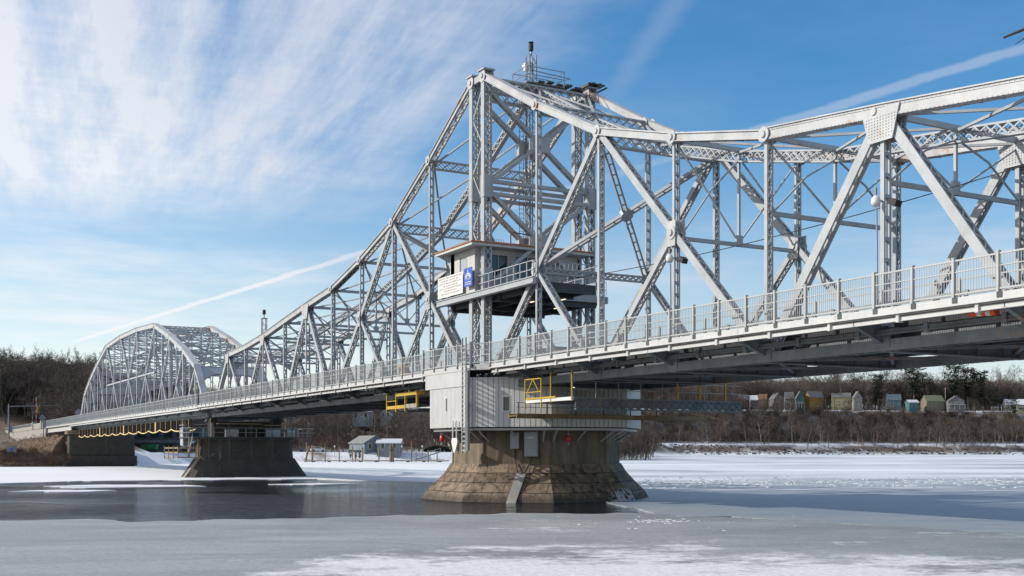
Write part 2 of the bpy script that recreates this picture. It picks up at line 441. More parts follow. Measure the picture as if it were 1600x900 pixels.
def disc(mb, c, r, t, axis='y', seg=14, mi=0):
    c = Vector(c); d = Vector((0, 1, 0)) if axis == 'y' else Vector((1, 0, 0)) if axis == 'x' else Vector((0, 0, 1))
    mb.tube([c - d * t / 2, c + d * t / 2], r, seg, mi)

# ================================================================== SWING SPAN
EH, PL, WB = 0.883, 7.0, 8.33
ZT = [28.64, 24.85, 21.48, 19.46, 17.9, 17.17, 16.34, 15.46, 14.85, 14.5]
ZB = 7.62
def NS(sg, k): return sg * (EH + PL * k)

swing = thing('swing_bridge', 'grey steel swing span with a tall pointed tower and stepped truss arms over the river', 'bridge', (0, 0, 8.6))

def member(name, mb, mat=None): return part(name, mb, mat or M['steel'], swing)

for ti, y in enumerate((0.0, WB)):
    out = -1 if ti == 0 else 1
    for sg in (-1, 1):
        T = [Vector((NS(sg, k), y, ZT[k])) for k in range(10)]
        Bn = [Vector((NS(sg, k), y, ZB)) for k in range(11)]
        mid1 = (T[2] + Bn[0]) / 2; mid1.x = NS(sg, 1); mid3 = (T[2] + Bn[4]) / 2; mid3.x = NS(sg, 3)
        # upper chord near the tower: paired channels, then a heavy covered box
        mb = MB()
        for k in range(4):
            mb.laced(T[k], T[k + 1], 0.42, 0.52, 'zig', 0.6)
            a = (T[k + 1] - T[k]).normalized(); nn = Vector((-a.z, 0, a.x)); nn = nn if nn.z > 0 else -nn
            if k >= 3 or sg > 0: mb.bar(T[k] + nn * 0.225, T[k + 1] + nn * 0.225, 0.025, 0.6)
            for z_ in (-0.19, 0.19): mb.bar(T[k] + nn * z_, T[k + 1] + nn * z_, 0.05, 0.1, (0, 1, 0), (0, out * 0.29))
        member('top_chord', mb, M['steel_chord'])
        mb = MB()
        for k in range(4, 9):
            mb.bar(T[k], T[k + 1], 0.5, 0.5); a = (T[k + 1] - T[k]).normalized(); nn = Vector((-a.z, 0, a.x)); nn = nn if nn.z > 0 else -nn
            mb.bar(T[k] + nn * 0.27, T[k + 1] + nn * 0.27, 0.03, 0.68)
            mb.bar(T[k] + nn * 0.31, T[k + 1] + nn * 0.31, 0.025, 0.6)
            for z_ in (-0.2, 0.2): mb.bar(T[k] + nn * z_, T[k + 1] + nn * z_, 0.09, 0.03, (0, 1, 0), (0, out * 0.262))
            n_ = int((T[k + 1] - T[k]).length / 0.5)
            for i in range(n_):   # lacing on the underside
                c0 = T[k].lerp(T[k + 1], i / n_) - nn * 0.262; c1 = T[k].lerp(T[k + 1], (i + 1) / n_) - nn * 0.262
                s_ = 0.24 * (1 if i % 2 else -1)
                mb.bar(c0 + Vector((0, s_, 0)), c1 - Vector((0, s_, 0)), 0.07, 0.02, nn)
        if sg > 0 and ti == 0:
            for k in (4, 5, 6):
                a = (T[k + 1] - T[k]).normalized(); nn = Vector((-a.z, 0, a.x)); Ln = (T[k + 1] - T[k]).length
                for i in range(int(Ln / 0.22)):
                    for z_ in (-0.215, 0.215):
                        c = T[k] + a * (0.1 + i * 0.22) + nn * z_; disc(mb, (c.x, -0.28, c.z), 0.022, 0.03, 'y', 5)
        mb.bar(T[9], Bn[10], 0.42, 0.46)
        member('top_chord', mb, M['steel_chord'])
        # posts
        for k in range(10):
            mb = MB()
            if k == 0: mb.laced(T[0] - Vector((0, 0, 0.2)), Bn[0], 0.44, 0.62, 'x', 0.62, 0.06)
            elif k in (5,): mb.laced(T[k], Bn[k], 0.2, 0.42, 'bat', 0.8)
            else: mb.laced(T[k], Bn[k], 0.17 if k % 2 else 0.2, 0.38, 'bat' if k % 2 else 'zig', 0.62 if k % 2 else 0.36)
            member('post', mb)
        # diagonals
        for a, b, w in ((T[2], Bn[0], 0.34), (T[2], Bn[4], 0.4), (T[5], Bn[4], 0.44), (T[5], Bn[6], 0.42), (T[7], Bn[6], 0.36), (T[7], Bn[8], 0.32), (T[9], Bn[8], 0.32),
                        (mid1, Bn[2], 0.26), (mid3, Bn[2], 0.3)):
            mb = MB(); mb.laced(a, b, w, 0.44, 'zig', 0.42); member('diagonal', mb)
        # gussets and pins at the joints
        for k, c in [(k, T[k]) for k in range(0, 5)] + [(1, mid1), (3, mid3)]:
            mb = MB()
            r_ = 0.36 if k else 0.44
            ys = [-0.43, -0.355, -0.355, -0.3, -0.3, 0.3, 0.3, 0.355, 0.355, 0.43]; rs_ = [0.16, 0.17, r_, r_, 0.12, 0.12, r_, r_, 0.17, 0.16]
            n0 = len(mb.v); mb.loft([[(c.x + q * math.cos(2 * PI * j / 14), y + yq, c.z + q * math.sin(2 * PI * j / 14)) for j in range(14)] for yq, q in zip(ys, rs_)])
            member('joint_pin', mb, M['steel_chord'])
        for c, hh in ((mid1, 0.75), (mid3, 0.7)):
            mb = MB()
            for yy in (y - 0.29, y + 0.29): mb.hull8([(c.x - 0.3, yy - 0.02, c.z - hh), (c.x + 0.3, yy - 0.02, c.z - hh), (c.x + 0.3, yy + 0.02, c.z - hh), (c.x - 0.3, yy + 0.02, c.z - hh),
                                                      (c.x - 0.34, yy - 0.02, c.z + 0.6), (c.x + 0.34, yy - 0.02, c.z + 0.6), (c.x + 0.34, yy + 0.02, c.z + 0.6), (c.x - 0.34, yy + 0.02, c.z + 0.6)])
            mb.box(c.x - 0.03, c.x + 0.03, y - 0.3, y + 0.3, c.z - hh, c.z + 0.55)
            member('gusset_plate', mb, M['steel_chord'])
        for k in (5, 7, 9):
            mb = MB(); c = T[k]; w1, w2, h1 = ((1.0, 0.62, 1.25) if k == 5 else (0.8, 0.5, 0.95))
            for yy in (y - 0.3, y + 0.3):
                x0 = c.x
                P = [(-w1, -0.05), (-w2, -h1), (w2, -h1), (w1, -0.05)]
                mb.hull8([(x0 + P[1][0], yy - 0.025, c.z + P[1][1]), (x0 + P[2][0], yy - 0.025, c.z + P[2][1]), (x0 + P[2][0], yy + 0.025, c.z + P[2][1]), (x0 + P[1][0], yy + 0.025, c.z + P[1][1]),
                          (x0 + P[0][0], yy - 0.025, c.z + 0.1), (x0 + P[3][0], yy - 0.025, c.z + 0.1), (x0 + P[3][0], yy + 0.025, c.z + 0.1), (x0 + P[0][0], yy + 0.025, c.z + 0.1)])
                if sg > 0 and k == 5:
                    yo = yy + (0.04 if yy > y else -0.04)
                    for i in range(13):
                        for j in range(8):
                            fx = -0.9 + i * 0.15; fz = -0.25 - j * 0.12
                            if abs(fx) < w1 - (w1 - w2) * (-fz / h1) - 0.08: disc(mb, (x0 + fx, yo, c.z + fz), 0.022, 0.03, 'y', 5)
                    disc(mb, (x0 - 0.35, yo, c.z + 0.05), 0.16, 0.08, 'y', 10)
            mb.box(c.x - 0.05, c.x + 0.05, y - 0.31, y + 0.31, c.z - h1 + 0.05, c.z)
            member('gusset_plate', mb, M['steel_chord'])
        for k in range(1, 10):
            mb = MB()
            for yy in (y - 0.27, y + 0.27): mb.box(Bn[k].x - 0.45, Bn[k].x + 0.45, yy - 0.015, yy + 0.015, ZB - 0.1, ZB + 0.75)
            mb.box(Bn[k].x - 0.1, Bn[k].x + 0.1, y - 0.28, y + 0.28, ZB + 0.3, ZB + 0.33)
            member('foot_plate', mb, M['steel_under'])
    # link over the tower head, tie between the twin columns
    mb = MB()
    mb.laced((-EH, y, ZT[0]), (EH, y, ZT[0]), 0.42, 0.52, 'zig', 0.5)
    for sg in (-1, 1): mb.box(sg * EH - 0.45, sg * EH + 0.45, y - 0.45, y + 0.45, ZT[0] + 0.36, ZT[0] + 0.46)
    zz = 8.9; i = 0
    while zz < 27.2:
        a, b = (-EH + 0.2, EH - 0.2) if i % 2 else (EH - 0.2, -EH + 0.2)
        for yy in (y - 0.22, y + 0.22): mb.bar((a, yy, zz), (b, yy, zz + 1.9), 0.09, 0.02, (0, 1, 0))
        zz += 1.9; i += 1
    for zc in (21.2, 14.9):
        for sg in (-1, 1):
            for yy in (y - 0.325, y + 0.325): mb.box(sg * EH - 0.32, sg * EH + 0.32, yy - 0.012, yy + 0.012, zc - 0.75, zc + 0.75)
            for xx in (sg * EH - 0.25, sg * EH + 0.25):
                mb.box(xx - 0.012, xx + 0.012, y - 0.36, y + 0.36, zc - 0.75, zc + 0.75)
    member('tower_bracing', mb)
    # lower chord
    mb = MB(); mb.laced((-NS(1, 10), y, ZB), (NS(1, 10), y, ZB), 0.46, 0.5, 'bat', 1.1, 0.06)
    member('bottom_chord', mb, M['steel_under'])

# transverse frames
for sg in (-1, 1):
    x = sg * EH
    mb = MB()      # tower: head strut, two crossed panels, paired middle strut
    mb.lattice((x, 0, ZT[0] - 0.55), (x, WB, ZT[0] - 0.55), 1.0, 0.5, 11, 0.12)
    for dz in (21.6, 20.75): mb.built((x, 0.2, dz), (x, WB - 0.2, dz), 0.2, 0.34, (1, 0, 0), 'solid')
    mb.built((x, 0.2, 14.0), (x, WB - 0.2, 14.0), 0.5, 0.34, (1, 0, 0), 'solid')
    for za, zb in ((27.7, 21.4), (20.9, 14.6)):
        for a, b in ((za, zb), (zb, za)): mb.built((x, 0.2, a), (x, WB - 0.2, b), 0.24, 0.42, (1, 0, 0), 'zig', 0.42)
        mb.box(x - 0.24, x + 0.24, WB / 2 - 0.7, WB / 2 + 0.7, (za + zb) / 2 - 0.55, (za + zb) / 2 + 0.55)
    member('tower_frame', mb)
    for k in range(1, 10):
        x = NS(sg, k); z = ZT[k]
        mb = MB()
        if k == 1:
            mb.lattice((x, 0.2, z - 0.25), (x, WB - 0.2, z - 0.25), 0.7, 0.36, 12)
        elif k == 2:
            mb.lattice((x, 0.2, z - 0.4), (x, WB - 0.2, z - 0.4), 0.75, 0.42, 12)
            x1 = NS(sg, 1); zm = 14.55                    # portal in the plane of the inclined diagonals
            up = Vector((z - zm, 0, -(x - x1) * 1.0)).normalized()
            for (ya, yb) in ((0.2, WB - 0.2), (WB - 0.2, 0.2)):
                for o_ in (-0.14, 0.14):
                    a_ = Vector((x, ya, z - 0.6)); b_ = Vector((x1, yb, zm + 0.2)); n_ = (b_ - a_).normalized().cross(up)
                    mb.bar(a_ + n_ * o_, b_ + n_ * o_, 0.1, 0.24, up)
                for f_ in range(1, 14):
                    c_ = a_.lerp(b_, f_ / 14); mb.bar(c_ - n_ * 0.14, c_ + n_ * 0.14, 0.1, 0.02, up)
            mb.lattice((x1, 0.2, zm), (x1, WB - 0.2, zm), 0.42, 0.36, 18)
            c = Vector(((x + x1) / 2, WB / 2, (z + zm) / 2 - 0.2)); mb.tube([c - up * 0.18, c + up * 0.18], 0.42, 8)
        else:
            zl = 14.3 if k <= 6 else 13.35
            if k == 9:
                mb.lattice((x, 0.2, z - 0.45), (x, WB - 0.2, z - 0.45), 0.8, 0.4, 12)
                for y0, d in ((0.2, 1), (WB - 0.2, -1)):   # curved knees of the end portal
                    pts = [(x, y0 + d * 2.6 * (1 - math.cos(t)), z - 3.4 + 2.6 * math.sin(t)) for t in [i * PI / 16 for i in range(9)]]
                    for a, b in zip(pts, pts[1:]):
                        mb.hull8([(x - 0.1, a[1], a[2]), (x + 0.1, a[1], a[2]), (x + 0.1, b[1], b[2]), (x - 0.1, b[1], b[2]),
                                  (x - 0.1, y0, z - 0.85 + (a[2] - z) * 0.02), (x + 0.1, y0, z - 0.85 + (a[2] - z) * 0.02), (x + 0.1, y0 + 0.02, z - 0.85), (x - 0.1, y0 + 0.02, z - 0.85)])
            else:
                mb.bar((x, 0.2, z - 0.1), (x, WB - 0.2, z - 0.1), 0.16, 0.24, (0, 0, 1))
                mb.bar((x, 0.2, zl), (x, WB - 0.2, zl), 0.15, 0.2, (0, 0, 1))
                h = WB / 2
                mb.bar((x, h, z - 0.2), (x, h, zl), 0.13, 0.13)
                for y0 in (0.25, WB - 0.25):
                    mb.bar((x, y0, z - 0.5), (x, h, zl + 0.1), 0.075, 0.08, (1, 0, 0))
                    mb.bar((x, y0, zl + 0.1), (x, (y0 + h) / 2, (z + zl) / 2 + 0.1), 0.075, 0.07, (1, 0, 0), (0, 0.08))
                    mb.bar((x, (y0 + h) / 2, (z + zl) / 2 + 0.1), (x, h, z - 0.6), 0.075, 0.07, (1, 0, 0), (0, 0.08))
                mb.box(x - 0.06, x + 0.06, h - 0.22, h + 0.22, zl - 0.1, zl + 0.5)
        member('sway_frame', mb)
    # top laterals: centre lattice beam and crossing rods
    mb = MB(); h = WB / 2
    for k in range(0, 9):
        a = (NS(sg, k), h, ZT[k] - 0.45); b = (NS(sg, k + 1), h, ZT[k + 1] - 0.45)
        if k != 9: mb.lattice(a, b, 0.62, 0.34, 13)
    member('centre_lattice_beam', mb)
    mb = MB()
    for k in range(0, 9):
        xa, xb = NS(sg, k), NS(sg, k + 1); za, zb = ZT[k] - 0.1, ZT[k + 1] - 0.1
        for y0 in (0.2, WB - 0.2):
            mb.bar((xa, y0, za), (xb, h, zb), 0.13, 0.11, (0, 0, 1)); mb.bar((xa, h, za), (xb, y0, zb), 0.13, 0.11, (0, 0, 1), (0, -0.14))
    member('lateral_bracing', mb)

# floor
fb = None
for k in range(-10, 11):
    x = 0.0 if k == 0 else NS(1 if k > 0 else -1, abs(k))
    mb = MB()
    mb.box(x - 0.02, x + 0.02, -0.2, WB + 0.2, 7.42, 8.32); mb.box(x - 0.19, x + 0.19, -0.2, WB + 0.2, 7.36, 7.42); mb.box(x - 0.19, x + 0.19, -0.2, WB + 0.2, 8.32, 8.38)
    for yy in (1.2, 2.9, 4.16, 5.4, 7.1): mb.box(x - 0.12, x + 0.12, yy - 0.02, yy + 0.02, 7.42, 8.32)
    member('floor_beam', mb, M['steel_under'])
    mb = MB()      # sidewalk bracket
    mb.hull8([(x - 0.02, -0.3, 7.7), (x + 0.02, -0.3, 7.7), (x + 0.02, -0.3, 8.5), (x - 0.02, -0.3, 8.5), (x - 0.02, -1.8, 8.34), (x + 0.02, -1.8, 8.34), (x + 0.02, -1.8, 8.5), (x - 0.02, -1.8, 8.5)])
    mb.bar((x, -0.3, 7.7), (x, -1.8, 8.33), 0.2, 0.03, (0, 0, 1))
    member('sidewalk_bracket', mb, M['steel_under'])
for yy in (0.9, 2.3, 3.5, 4.8, 6.0, 7.4):
    mb = MB(); mb.box(-70.8, 70.8, yy - 0.015, yy + 0.015, 7.9, 8.36); mb.box(-70.8, 70.8, yy - 0.11, yy + 0.11, 7.87, 7.9)
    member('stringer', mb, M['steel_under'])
mb = MB()
for k in range(-10, 10):
    xa = NS(1 if k > 0 else -1, abs(k)) if k else 0; xb = NS(1 if k + 1 > 0 else -1, abs(k + 1)) if k + 1 else 0
    mb.bar((xa, 0.3, 7.5), (xb, WB - 0.3, 7.5), 0.16, 0.12, (0, 0, 1)); mb.bar((xa, WB - 0.3, 7.5), (xb, 0.3, 7.5), 0.16, 0.12, (0, 0, 1), (0, 0.13))
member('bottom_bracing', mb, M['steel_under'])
mb = MB(); mb.box(-71, 71, 0.45, WB - 0.45, 8.39, 8.6); member('road_deck', mb, M['asphalt'])
mb = MB(); mb.box(-71, -5.0, -1.86, -0.36, 8.5, 8.78); mb.box(5.0, 71, -1.86, -0.36, 8.5, 8.78)
mb.prism([(-5, -1.86), (-3.4, -2.7), (3.9, -2.7), (5, -1.86), (5, -0.36), (-5, -0.36)], 8.5, 8.78)
member('sidewalk_slab', mb, M['concrete_pale'])
mb = MB()   # white edge girder, and the channel hung below it on small brackets
for a, b in ((-71, -5.0), (5.0, 71)):
    x = a
    while x < b - 0.1: mb.box(x, min(b, x + 5.985), -1.93, -1.863, 8.58, 8.86); x += 6.0
    mb.box(a, b, -2.0, -1.93, 8.56, 8.6)
    mb.box(a, b, -1.8, -1.72, 8.3, 8.46); mb.box(a, b, -1.86, -1.66, 8.285, 8.3)
    x = a + 0.8
    while x < b: mb.box(x - 0.07, x + 0.07, -1.9, -1.64, 8.24, 8.58); x += 3.6
P = [(-5.0, -1.9), (-3.4, -2.74), (3.9, -2.74), (5.0, -1.9)]
for a, b in zip(P, P[1:]):
    lo = 7.5 if a == P[1] and False else 8.5
    mb.bar((a[0], a[1], (8.86 + lo) / 2), (b[0], b[1], (8.86 + lo) / 2), 0.06, 8.86 - lo, (0, 0, 1))
member('edge_girder', mb, M['white_steel'])
mb = MB(); mb.box(-70, 70, -0.62, -0.5, 8.02, 8.2); mb.box(-70, 70, -0.72, -0.4, 7.99, 8.02)
x = -70
while x < 70: mb.box(x - 0.1, x + 0.1, -0.7, -0.42, 7.9, 8.3); x += 3.5
for x in [i * 0.6 for i in range(0, 110)]: disc(mb, (x, -0.63, 8.11), 0.025, 0.03, 'y', 5)
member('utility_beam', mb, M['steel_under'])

def rail_path(parent, path, posts, ybase, mat, gap=0.115, top=10.2, low=8.98, second=9.78, skip=None):
    """pedestrian railing along a polyline: rails and pickets in one mesh, each post its own part"""
    mb = MB()
    for a, b in zip(path, path[1:]):
        a, b = Vector((a[0], a[1], 0)), Vector((b[0], b[1], 0)); Ln = (b - a).length; d = (b - a) / Ln
        for z, h in ((top, 0.06), (second, 0.035), (low, 0.06)): mb.bar(a + Vector((0, 0, z)), b + Vector((0, 0, z)), 0.055, h, (0, 0, 1))
        n = int(Ln / gap)
        for i in range(n):
            c = a + d * ((i + 0.5) * Ln / n); mb.box(c.x - 0.009, c.x + 0.009, c.y - 0.009, c.y + 0.009, low, top)
    o = part('railing', mb, mat, parent)
    return o
def mkpost(parent, x, y, z0=8.7, z1=10.28, w=0.1):
    mb = MB(); mb.box(x - w / 2, x + w / 2, y - 0.07, y + 0.07, z0, z1); mb.box(x - 0.02, x + 0.2, y - 0.072, y + 0.08, z0 - 0.04, z0 + 0.17, 1); mb.box(x - w / 2 - 0.012, x + w / 2 + 0.012, y - 0.08, y + 0.08, z1, z1 + 0.03)
    return part('railing_post', mb, [M['rail'], M['dark_steel']], parent)
YR = -1.88
rail_path(swing, [(-70.6, YR), (-5.0, YR), (-3.4, -2.72), (3.9, -2.72), (5.0, YR), (70.6, YR)], None, 0, M['rail'])
first = None
xs = [42.7 + 1.885 * i for i in range(-20, 15)] + [-5.2 - 1.885 * i for i in range(35)]
for x in xs:
    if abs(x) < 5 or abs(x) > 70.7: continue
    if first is None: first = mkpost(swing, x, YR); x0 = x; loc0 = first.location.copy()
    else: dup(first, swing, loc0 + Vector((x - x0, 0, 0)))
for x in (-3.4, -1.6, 0.2, 2.0, 3.9): dup(first, swing, loc0 + Vector((x - x0, -2.72 - YR, 0)))
# inner fence between footway and trusses, and vehicle guard rail
mb = MB()
for z in (9.75, 9.15): mb.box(-70, 70, -0.42, -0.37, z, z + 0.05)
member('inner_rail', mb, M['rail'])
g0 = None
for i in range(38):
    x = -69.5 + i * 3.77
    if g0 is None:
        mb = MB(); mb.box(x - 0.06, x + 0.06, -0.46, -0.35, 8.7, 9.82); g0 = member('fence_post', mb, M['rail']); gx = x; gl = g0.location.copy()
    else: dup(g0, swing, gl + Vector((x - gx, 0, 0)))
for yy in (0.5, WB - 0.5):
    mb = MB()
    for z in (9.05, 9.4): mb.box(-70, 70, yy - 0.07, yy + 0.07, z - 0.09, z + 0.07)
    x = -69
    while x < 70: mb.box(x - 0.08, x + 0.08, yy - 0.15, yy - 0.07, 8.6, 9.5); x += 3.5
    member('guard_rail', mb, M['galv'])

# far top: grating boards on the tower head
mb = MB()
for i in range(5): mb.box(-1.2, 1.7, WB - 0.6 + i * 0.28, WB - 0.35 + i * 0.28, ZT[0] + 0.5 + 0.03 * (i % 3), ZT[0] + 0.6 + 0.05 * (i % 2))
for yy in (WB - 0.6, WB + 0.9): mb.box(-1.2, 1.6, yy, yy + 0.12, ZT[0] + 0.42, ZT[0] + 0.5)
for i in range(5): mb.box(EH - 0.4, EH + 0.5, 3.8 + i * 0.75, 4.3 + i * 0.75, ZT[0] + 0.1 + 0.08 * (i % 2), ZT[0] + 0.22 + 0.08 * (i % 2))
member('head_platform', mb, M['dark_steel'])

# mast with ladder through the tower
mast = thing('signal_mast', 'slim lattice mast with a dark lamp rising through the bridge tower', 'mast', (-0.3, WB / 2, 15))
mb = MB(); mx, my = -0.3, WB / 2
for dx in (-0.27, 0.27):
    for dy in (-0.27, 0.27): mb.box(mx + dx - 0.04, mx + dx + 0.04, my + dy - 0.04, my + dy + 0.04, 15.0, 31.1)
z = 15.2; i = 0
while z < 30.9:
    s_ = 1 if i % 2 else -1
    for dy in (-0.27, 0.27): mb.bar((mx - 0.27 * s_, my + dy, z), (mx + 0.27 * s_, my + dy, z + 0.55), 0.04, 0.02)
    for dx in (-0.27, 0.27): mb.bar((mx + dx, my - 0.27 * s_, z), (mx + dx, my + 0.27 * s_, z + 0.55), 0.04, 0.02, (1, 0, 0))
    z += 0.55; i += 1
part('mast_frame', mb, M['galv'], mast)
mb = MB()
for dy in (-0.75, -0.4): mb.box(mx - 0.4, mx - 0.36, my + dy, my + dy + 0.04, 15, 28.6)
z = 15.2
while z < 28.6: mb.box(mx - 0.4, mx - 0.37, my - 0.75, my - 0.36, z, z + 0.03); z += 0.32
part('ladder', mb, M['galv'], mast)
mb = MB(); mb.tube([(mx, my, 31.1), (mx, my, 31.45)], 0.07, 8); mb.tube([(mx, my, 31.4), (mx, my, 31.46), (mx, my, 31.9), (mx, my, 31.98)], [0.1, 0.17, 0.17, 0.12], 12, 1); mb.tube([(mx, my, 32.0), (mx, my, 32.05)], 0.19, 12, 1)
part('beacon', mb, [M['galv'], M['black']], mast)
mb = MB(); mb.box(mx - 0.75, mx - 0.3, my - 0.18, my + 0.18, 30.2, 30.75); mb.tube([(mx - 0.75, my, 30.6), (mx - 1.05, my, 30.65)], 0.14, 8)
part('camera_box', mb, M['white'], mast)
em = thing('signal_mast', 'short thin lattice mast with a dark lamp beside the arched span', 'mast', (-NS(1, 9), WB / 2, 14.2))
ex, ey = -NS(1, 9), WB / 2; mb = MB()
for dx in (-0.25, 0.25):
    for dy in (-0.25, 0.25): mb.box(ex + dx - 0.04, ex + dx + 0.04, ey + dy - 0.04, ey + dy + 0.04, 14.2, 19.0)
z = 14.4; i = 0
while z < 18.6:
    s_ = 1 if i % 2 else -1
    for dy in (-0.25, 0.25): mb.bar((ex - 0.25 * s_, ey + dy, z), (ex + 0.25 * s_, ey + dy, z + 0.6), 0.04, 0.02)
    for dx in (-0.25, 0.25): mb.bar((ex + dx, ey - 0.25 * s_, z), (ex + dx, ey + 0.25 * s_, z + 0.6), 0.04, 0.02, (1, 0, 0))
    z += 0.6; i += 1
mb.box(ex - 0.32, ex + 0.32, ey - 0.32, ey + 0.32, 19.0, 19.08); part('mast_frame', mb, M['galv'], em)
mb = MB(); mb.tube([(ex, ey, 19.08), (ex, ey, 19.5)], 0.06, 8); mb.tube([(ex, ey, 19.5), (ex, ey, 19.58), (ex, ey, 20.0), (ex, ey, 20.1)], [0.12, 0.2, 0.2, 0.12], 10, 1); part('beacon', mb, [M['galv'], M['black']], em)
plat = thing('mast_platform', 'small railed lookout platform around the mast on the tower head', 'platform', (0, WB / 2, ZT[0]))
mb = MB(); mb.box(-0.85, 1.2, 3.0, 6.0, ZT[0] + 0.05, ZT[0] + 0.12); part('floor_grating', mb, M['galv'], plat)
mb = MB()
pts = [(-0.85, 3.0), (1.2, 3.0), (1.2, 6.0), (-0.85, 6.0), (-0.85, 3.0)]
for a, b in zip(pts, pts[1:]):
    for z in (0.6, 1.15): mb.tube([(a[0], a[1], ZT[0] + z), (b[0], b[1], ZT[0] + z)], 0.03, 6)
    mb.tube([(a[0], a[1], ZT[0] + 0.05), (a[0], a[1], ZT[0] + 1.15)], 0.03, 6)
part('handrail', mb, M['galv'], plat)
mb = MB(); mb.bar((mx, my, 30.1), (mx + 0.2, my + 3.1, 29.9), 0.05, 0.05); mb.bar((mx + 0.2, my + 3.1, 29.9), (mx + 0.2, my + 3.1, 28.7), 0.05, 0.05); mb.bar((mx + 0.2, my + 3.1, 29.9), (mx, my + 0.4, 28.9), 0.04, 0.04)
part('side_arm', mb, M['galv'], mast)

# ================================================================== CONTROL HOUSE on the tower
ch = thing('control_house', 'pale operator cabin with orange roof edge and dark windows inside the bridge tower', 'control house', (-2, 4, 14.15))
X0, X1, Y0, Y1, Z0, Z1 = -3.6, 0.25, -0.5, 7.6, 14.15, 17.1
mb = MB(); t = 0.12
def wall_holes(mb, axis, c, a0, a1, z0, z1, holes, t=0.12):
    """wall of thickness t with real openings; axis 'x': wall runs along x at y=c"""
    cuts = sorted(set([a0, a1] + [h[0] for h in holes] + [h[1] for h in holes]))
    for u0, u1 in zip(cuts, cuts[1:]):
        hs = [h for h in holes if h[0] <= u0 + 1e-6 and h[1] >= u1 - 1e-6]
        segs = [(z0, z1)] if not hs else [(z0, hs[0][2]), (hs[0][3], z1)]
        for s0, s1 in segs:
            if s1 - s0 < 1e-4: continue
            if axis == 'x': mb.box(u0, u1, c - t / 2, c + t / 2, s0, s1)
            else: mb.box(c - t / 2, c + t / 2, u0, u1, s0, s1)
hN = [(-2.1, -0.9, 15.1, 16.7)]; hE = [(0.4, 2.0, 15.3, 16.75), (2.6, 4.4, 15.3, 16.75), (5.2, 6.0, 14.2, 16.6)]
wall_holes(mb, 'x', Y0, X0, X1, Z0, Z1, hN); wall_holes(mb, 'y', X1 - 0.06, Y0 + 0.07, Y1 - 0.07, Z0, Z1, hE); wall_holes(mb, 'x', Y1, X0, X1, Z0, Z1, hN); wall_holes(mb, 'y', X0 + 0.06, Y0 + 0.07, Y1 - 0.07, Z0, Z1, [])
for yy in (0.0, 2.3): mb.box(-3.4, -2.9, Y0 - 0.1, Y0 - 0.07, Z0, Z1)
part('wall', mb, M['house_white'], ch)
for (a, b, c, d) in hN:
    for yy in (Y0, Y1):
        mb = MB(); mb.box(a, b, yy - 0.02, yy + 0.02, c, d); w = part('window', mb, M['glass_pale'], ch)
        mb = MB()
        for q in (a, b - 0.08): mb.box(q, q + 0.08, yy - 0.07, yy - 0.022, c, d)
        mb.box(a, b, yy - 0.09, yy - 0.022, c - 0.08, c); part('window_frame', mb, M['steel'], w)
for (a, b, c, d) in hE[:2]:
    mb = MB(); mb.box(X1 - 0.08, X1 - 0.05, a, b, c, d); w = part('window', mb, M['glass'], ch)
    mb = MB()
    for q in (a, (a + b) / 2, b - 0.07): mb.box(X1 - 0.045, X1 + 0.03, q, q + 0.07, c, d)
    part('window_frame', mb, M['steel'], w)
a, b, c, d = hE[2]; mb = MB(); mb.box(X1 - 0.08, X1 - 0.03, a, b, c, d); dr = part('door', mb, M['steel'], ch)
mb = MB(); mb.box(X1 - 0.03, X1 + 0.04, a + 0.08, a + 0.14, 15.2, 15.35); part('handle', mb, M['dark_steel'], dr)
mb = MB(); mb.box(X0 - 0.9, X1 + 1.0, Y0 - 0.8, Y1 + 0.8, 17.12, 17.36); part('eave', mb, M['house_white'], ch)
mb = MB(); mb.hull8([(X0 - 0.95, Y0 - 0.85, 17.37), (X1 + 1.05, Y0 - 0.85, 17.37), (X1 + 1.05, Y1 + 0.85, 17.37), (X0 - 0.95, Y1 + 0.85, 17.37),
                     (X0 - 0.2, Y0 + 0.4, 17.62), (X1 + 0.2, Y0 + 0.4, 17.62), (X1 + 0.2, Y1 - 0.4, 17.62), (X0 - 0.2, Y1 - 0.4, 17.62)])
mb.box(X0 - 0.96, X1 + 1.06, Y0 - 0.86, Y1 + 0.86, 17.3, 17.38); rf = part('roof', mb, M['tile'], ch)
mb = MB()
for i in range(9): mb.bar((X1 + 0.6, 0.2 + i * 0.14, 17.4), (X1 + 0.6 + 0.03 * (i % 3), 0.2 + i * 0.14, 17.72), 0.025, 0.02)
mb.tube([(X1 + 0.6, 1.9, 17.4), (X1 + 0.6, 1.9, 18.1), (X1 + 0.6, 2.1, 18.3), (X1 + 0.6, 3.4, 18.2)], 0.04, 6)
part('aerial', mb, M['dark_steel'], rf)
# platform
pf = thing('tower_platform', 'steel working platform with dark underside and railing carrying the operator cabin', 'platform', (1, 4, 13.9))
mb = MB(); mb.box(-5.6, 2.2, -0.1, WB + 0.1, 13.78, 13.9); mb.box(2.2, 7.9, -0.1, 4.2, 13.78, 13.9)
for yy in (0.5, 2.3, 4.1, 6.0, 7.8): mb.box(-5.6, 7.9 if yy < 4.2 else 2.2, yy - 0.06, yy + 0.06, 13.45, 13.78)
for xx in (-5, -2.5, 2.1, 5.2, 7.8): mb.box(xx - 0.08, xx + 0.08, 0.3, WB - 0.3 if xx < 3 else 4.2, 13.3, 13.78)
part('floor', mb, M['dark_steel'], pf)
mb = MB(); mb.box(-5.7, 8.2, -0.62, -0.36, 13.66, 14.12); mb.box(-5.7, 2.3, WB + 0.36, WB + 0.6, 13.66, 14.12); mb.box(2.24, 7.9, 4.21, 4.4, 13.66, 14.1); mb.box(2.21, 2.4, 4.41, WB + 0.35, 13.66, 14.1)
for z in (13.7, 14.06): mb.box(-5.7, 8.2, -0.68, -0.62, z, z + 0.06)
part('edge_beam', mb, M['steel'], pf)
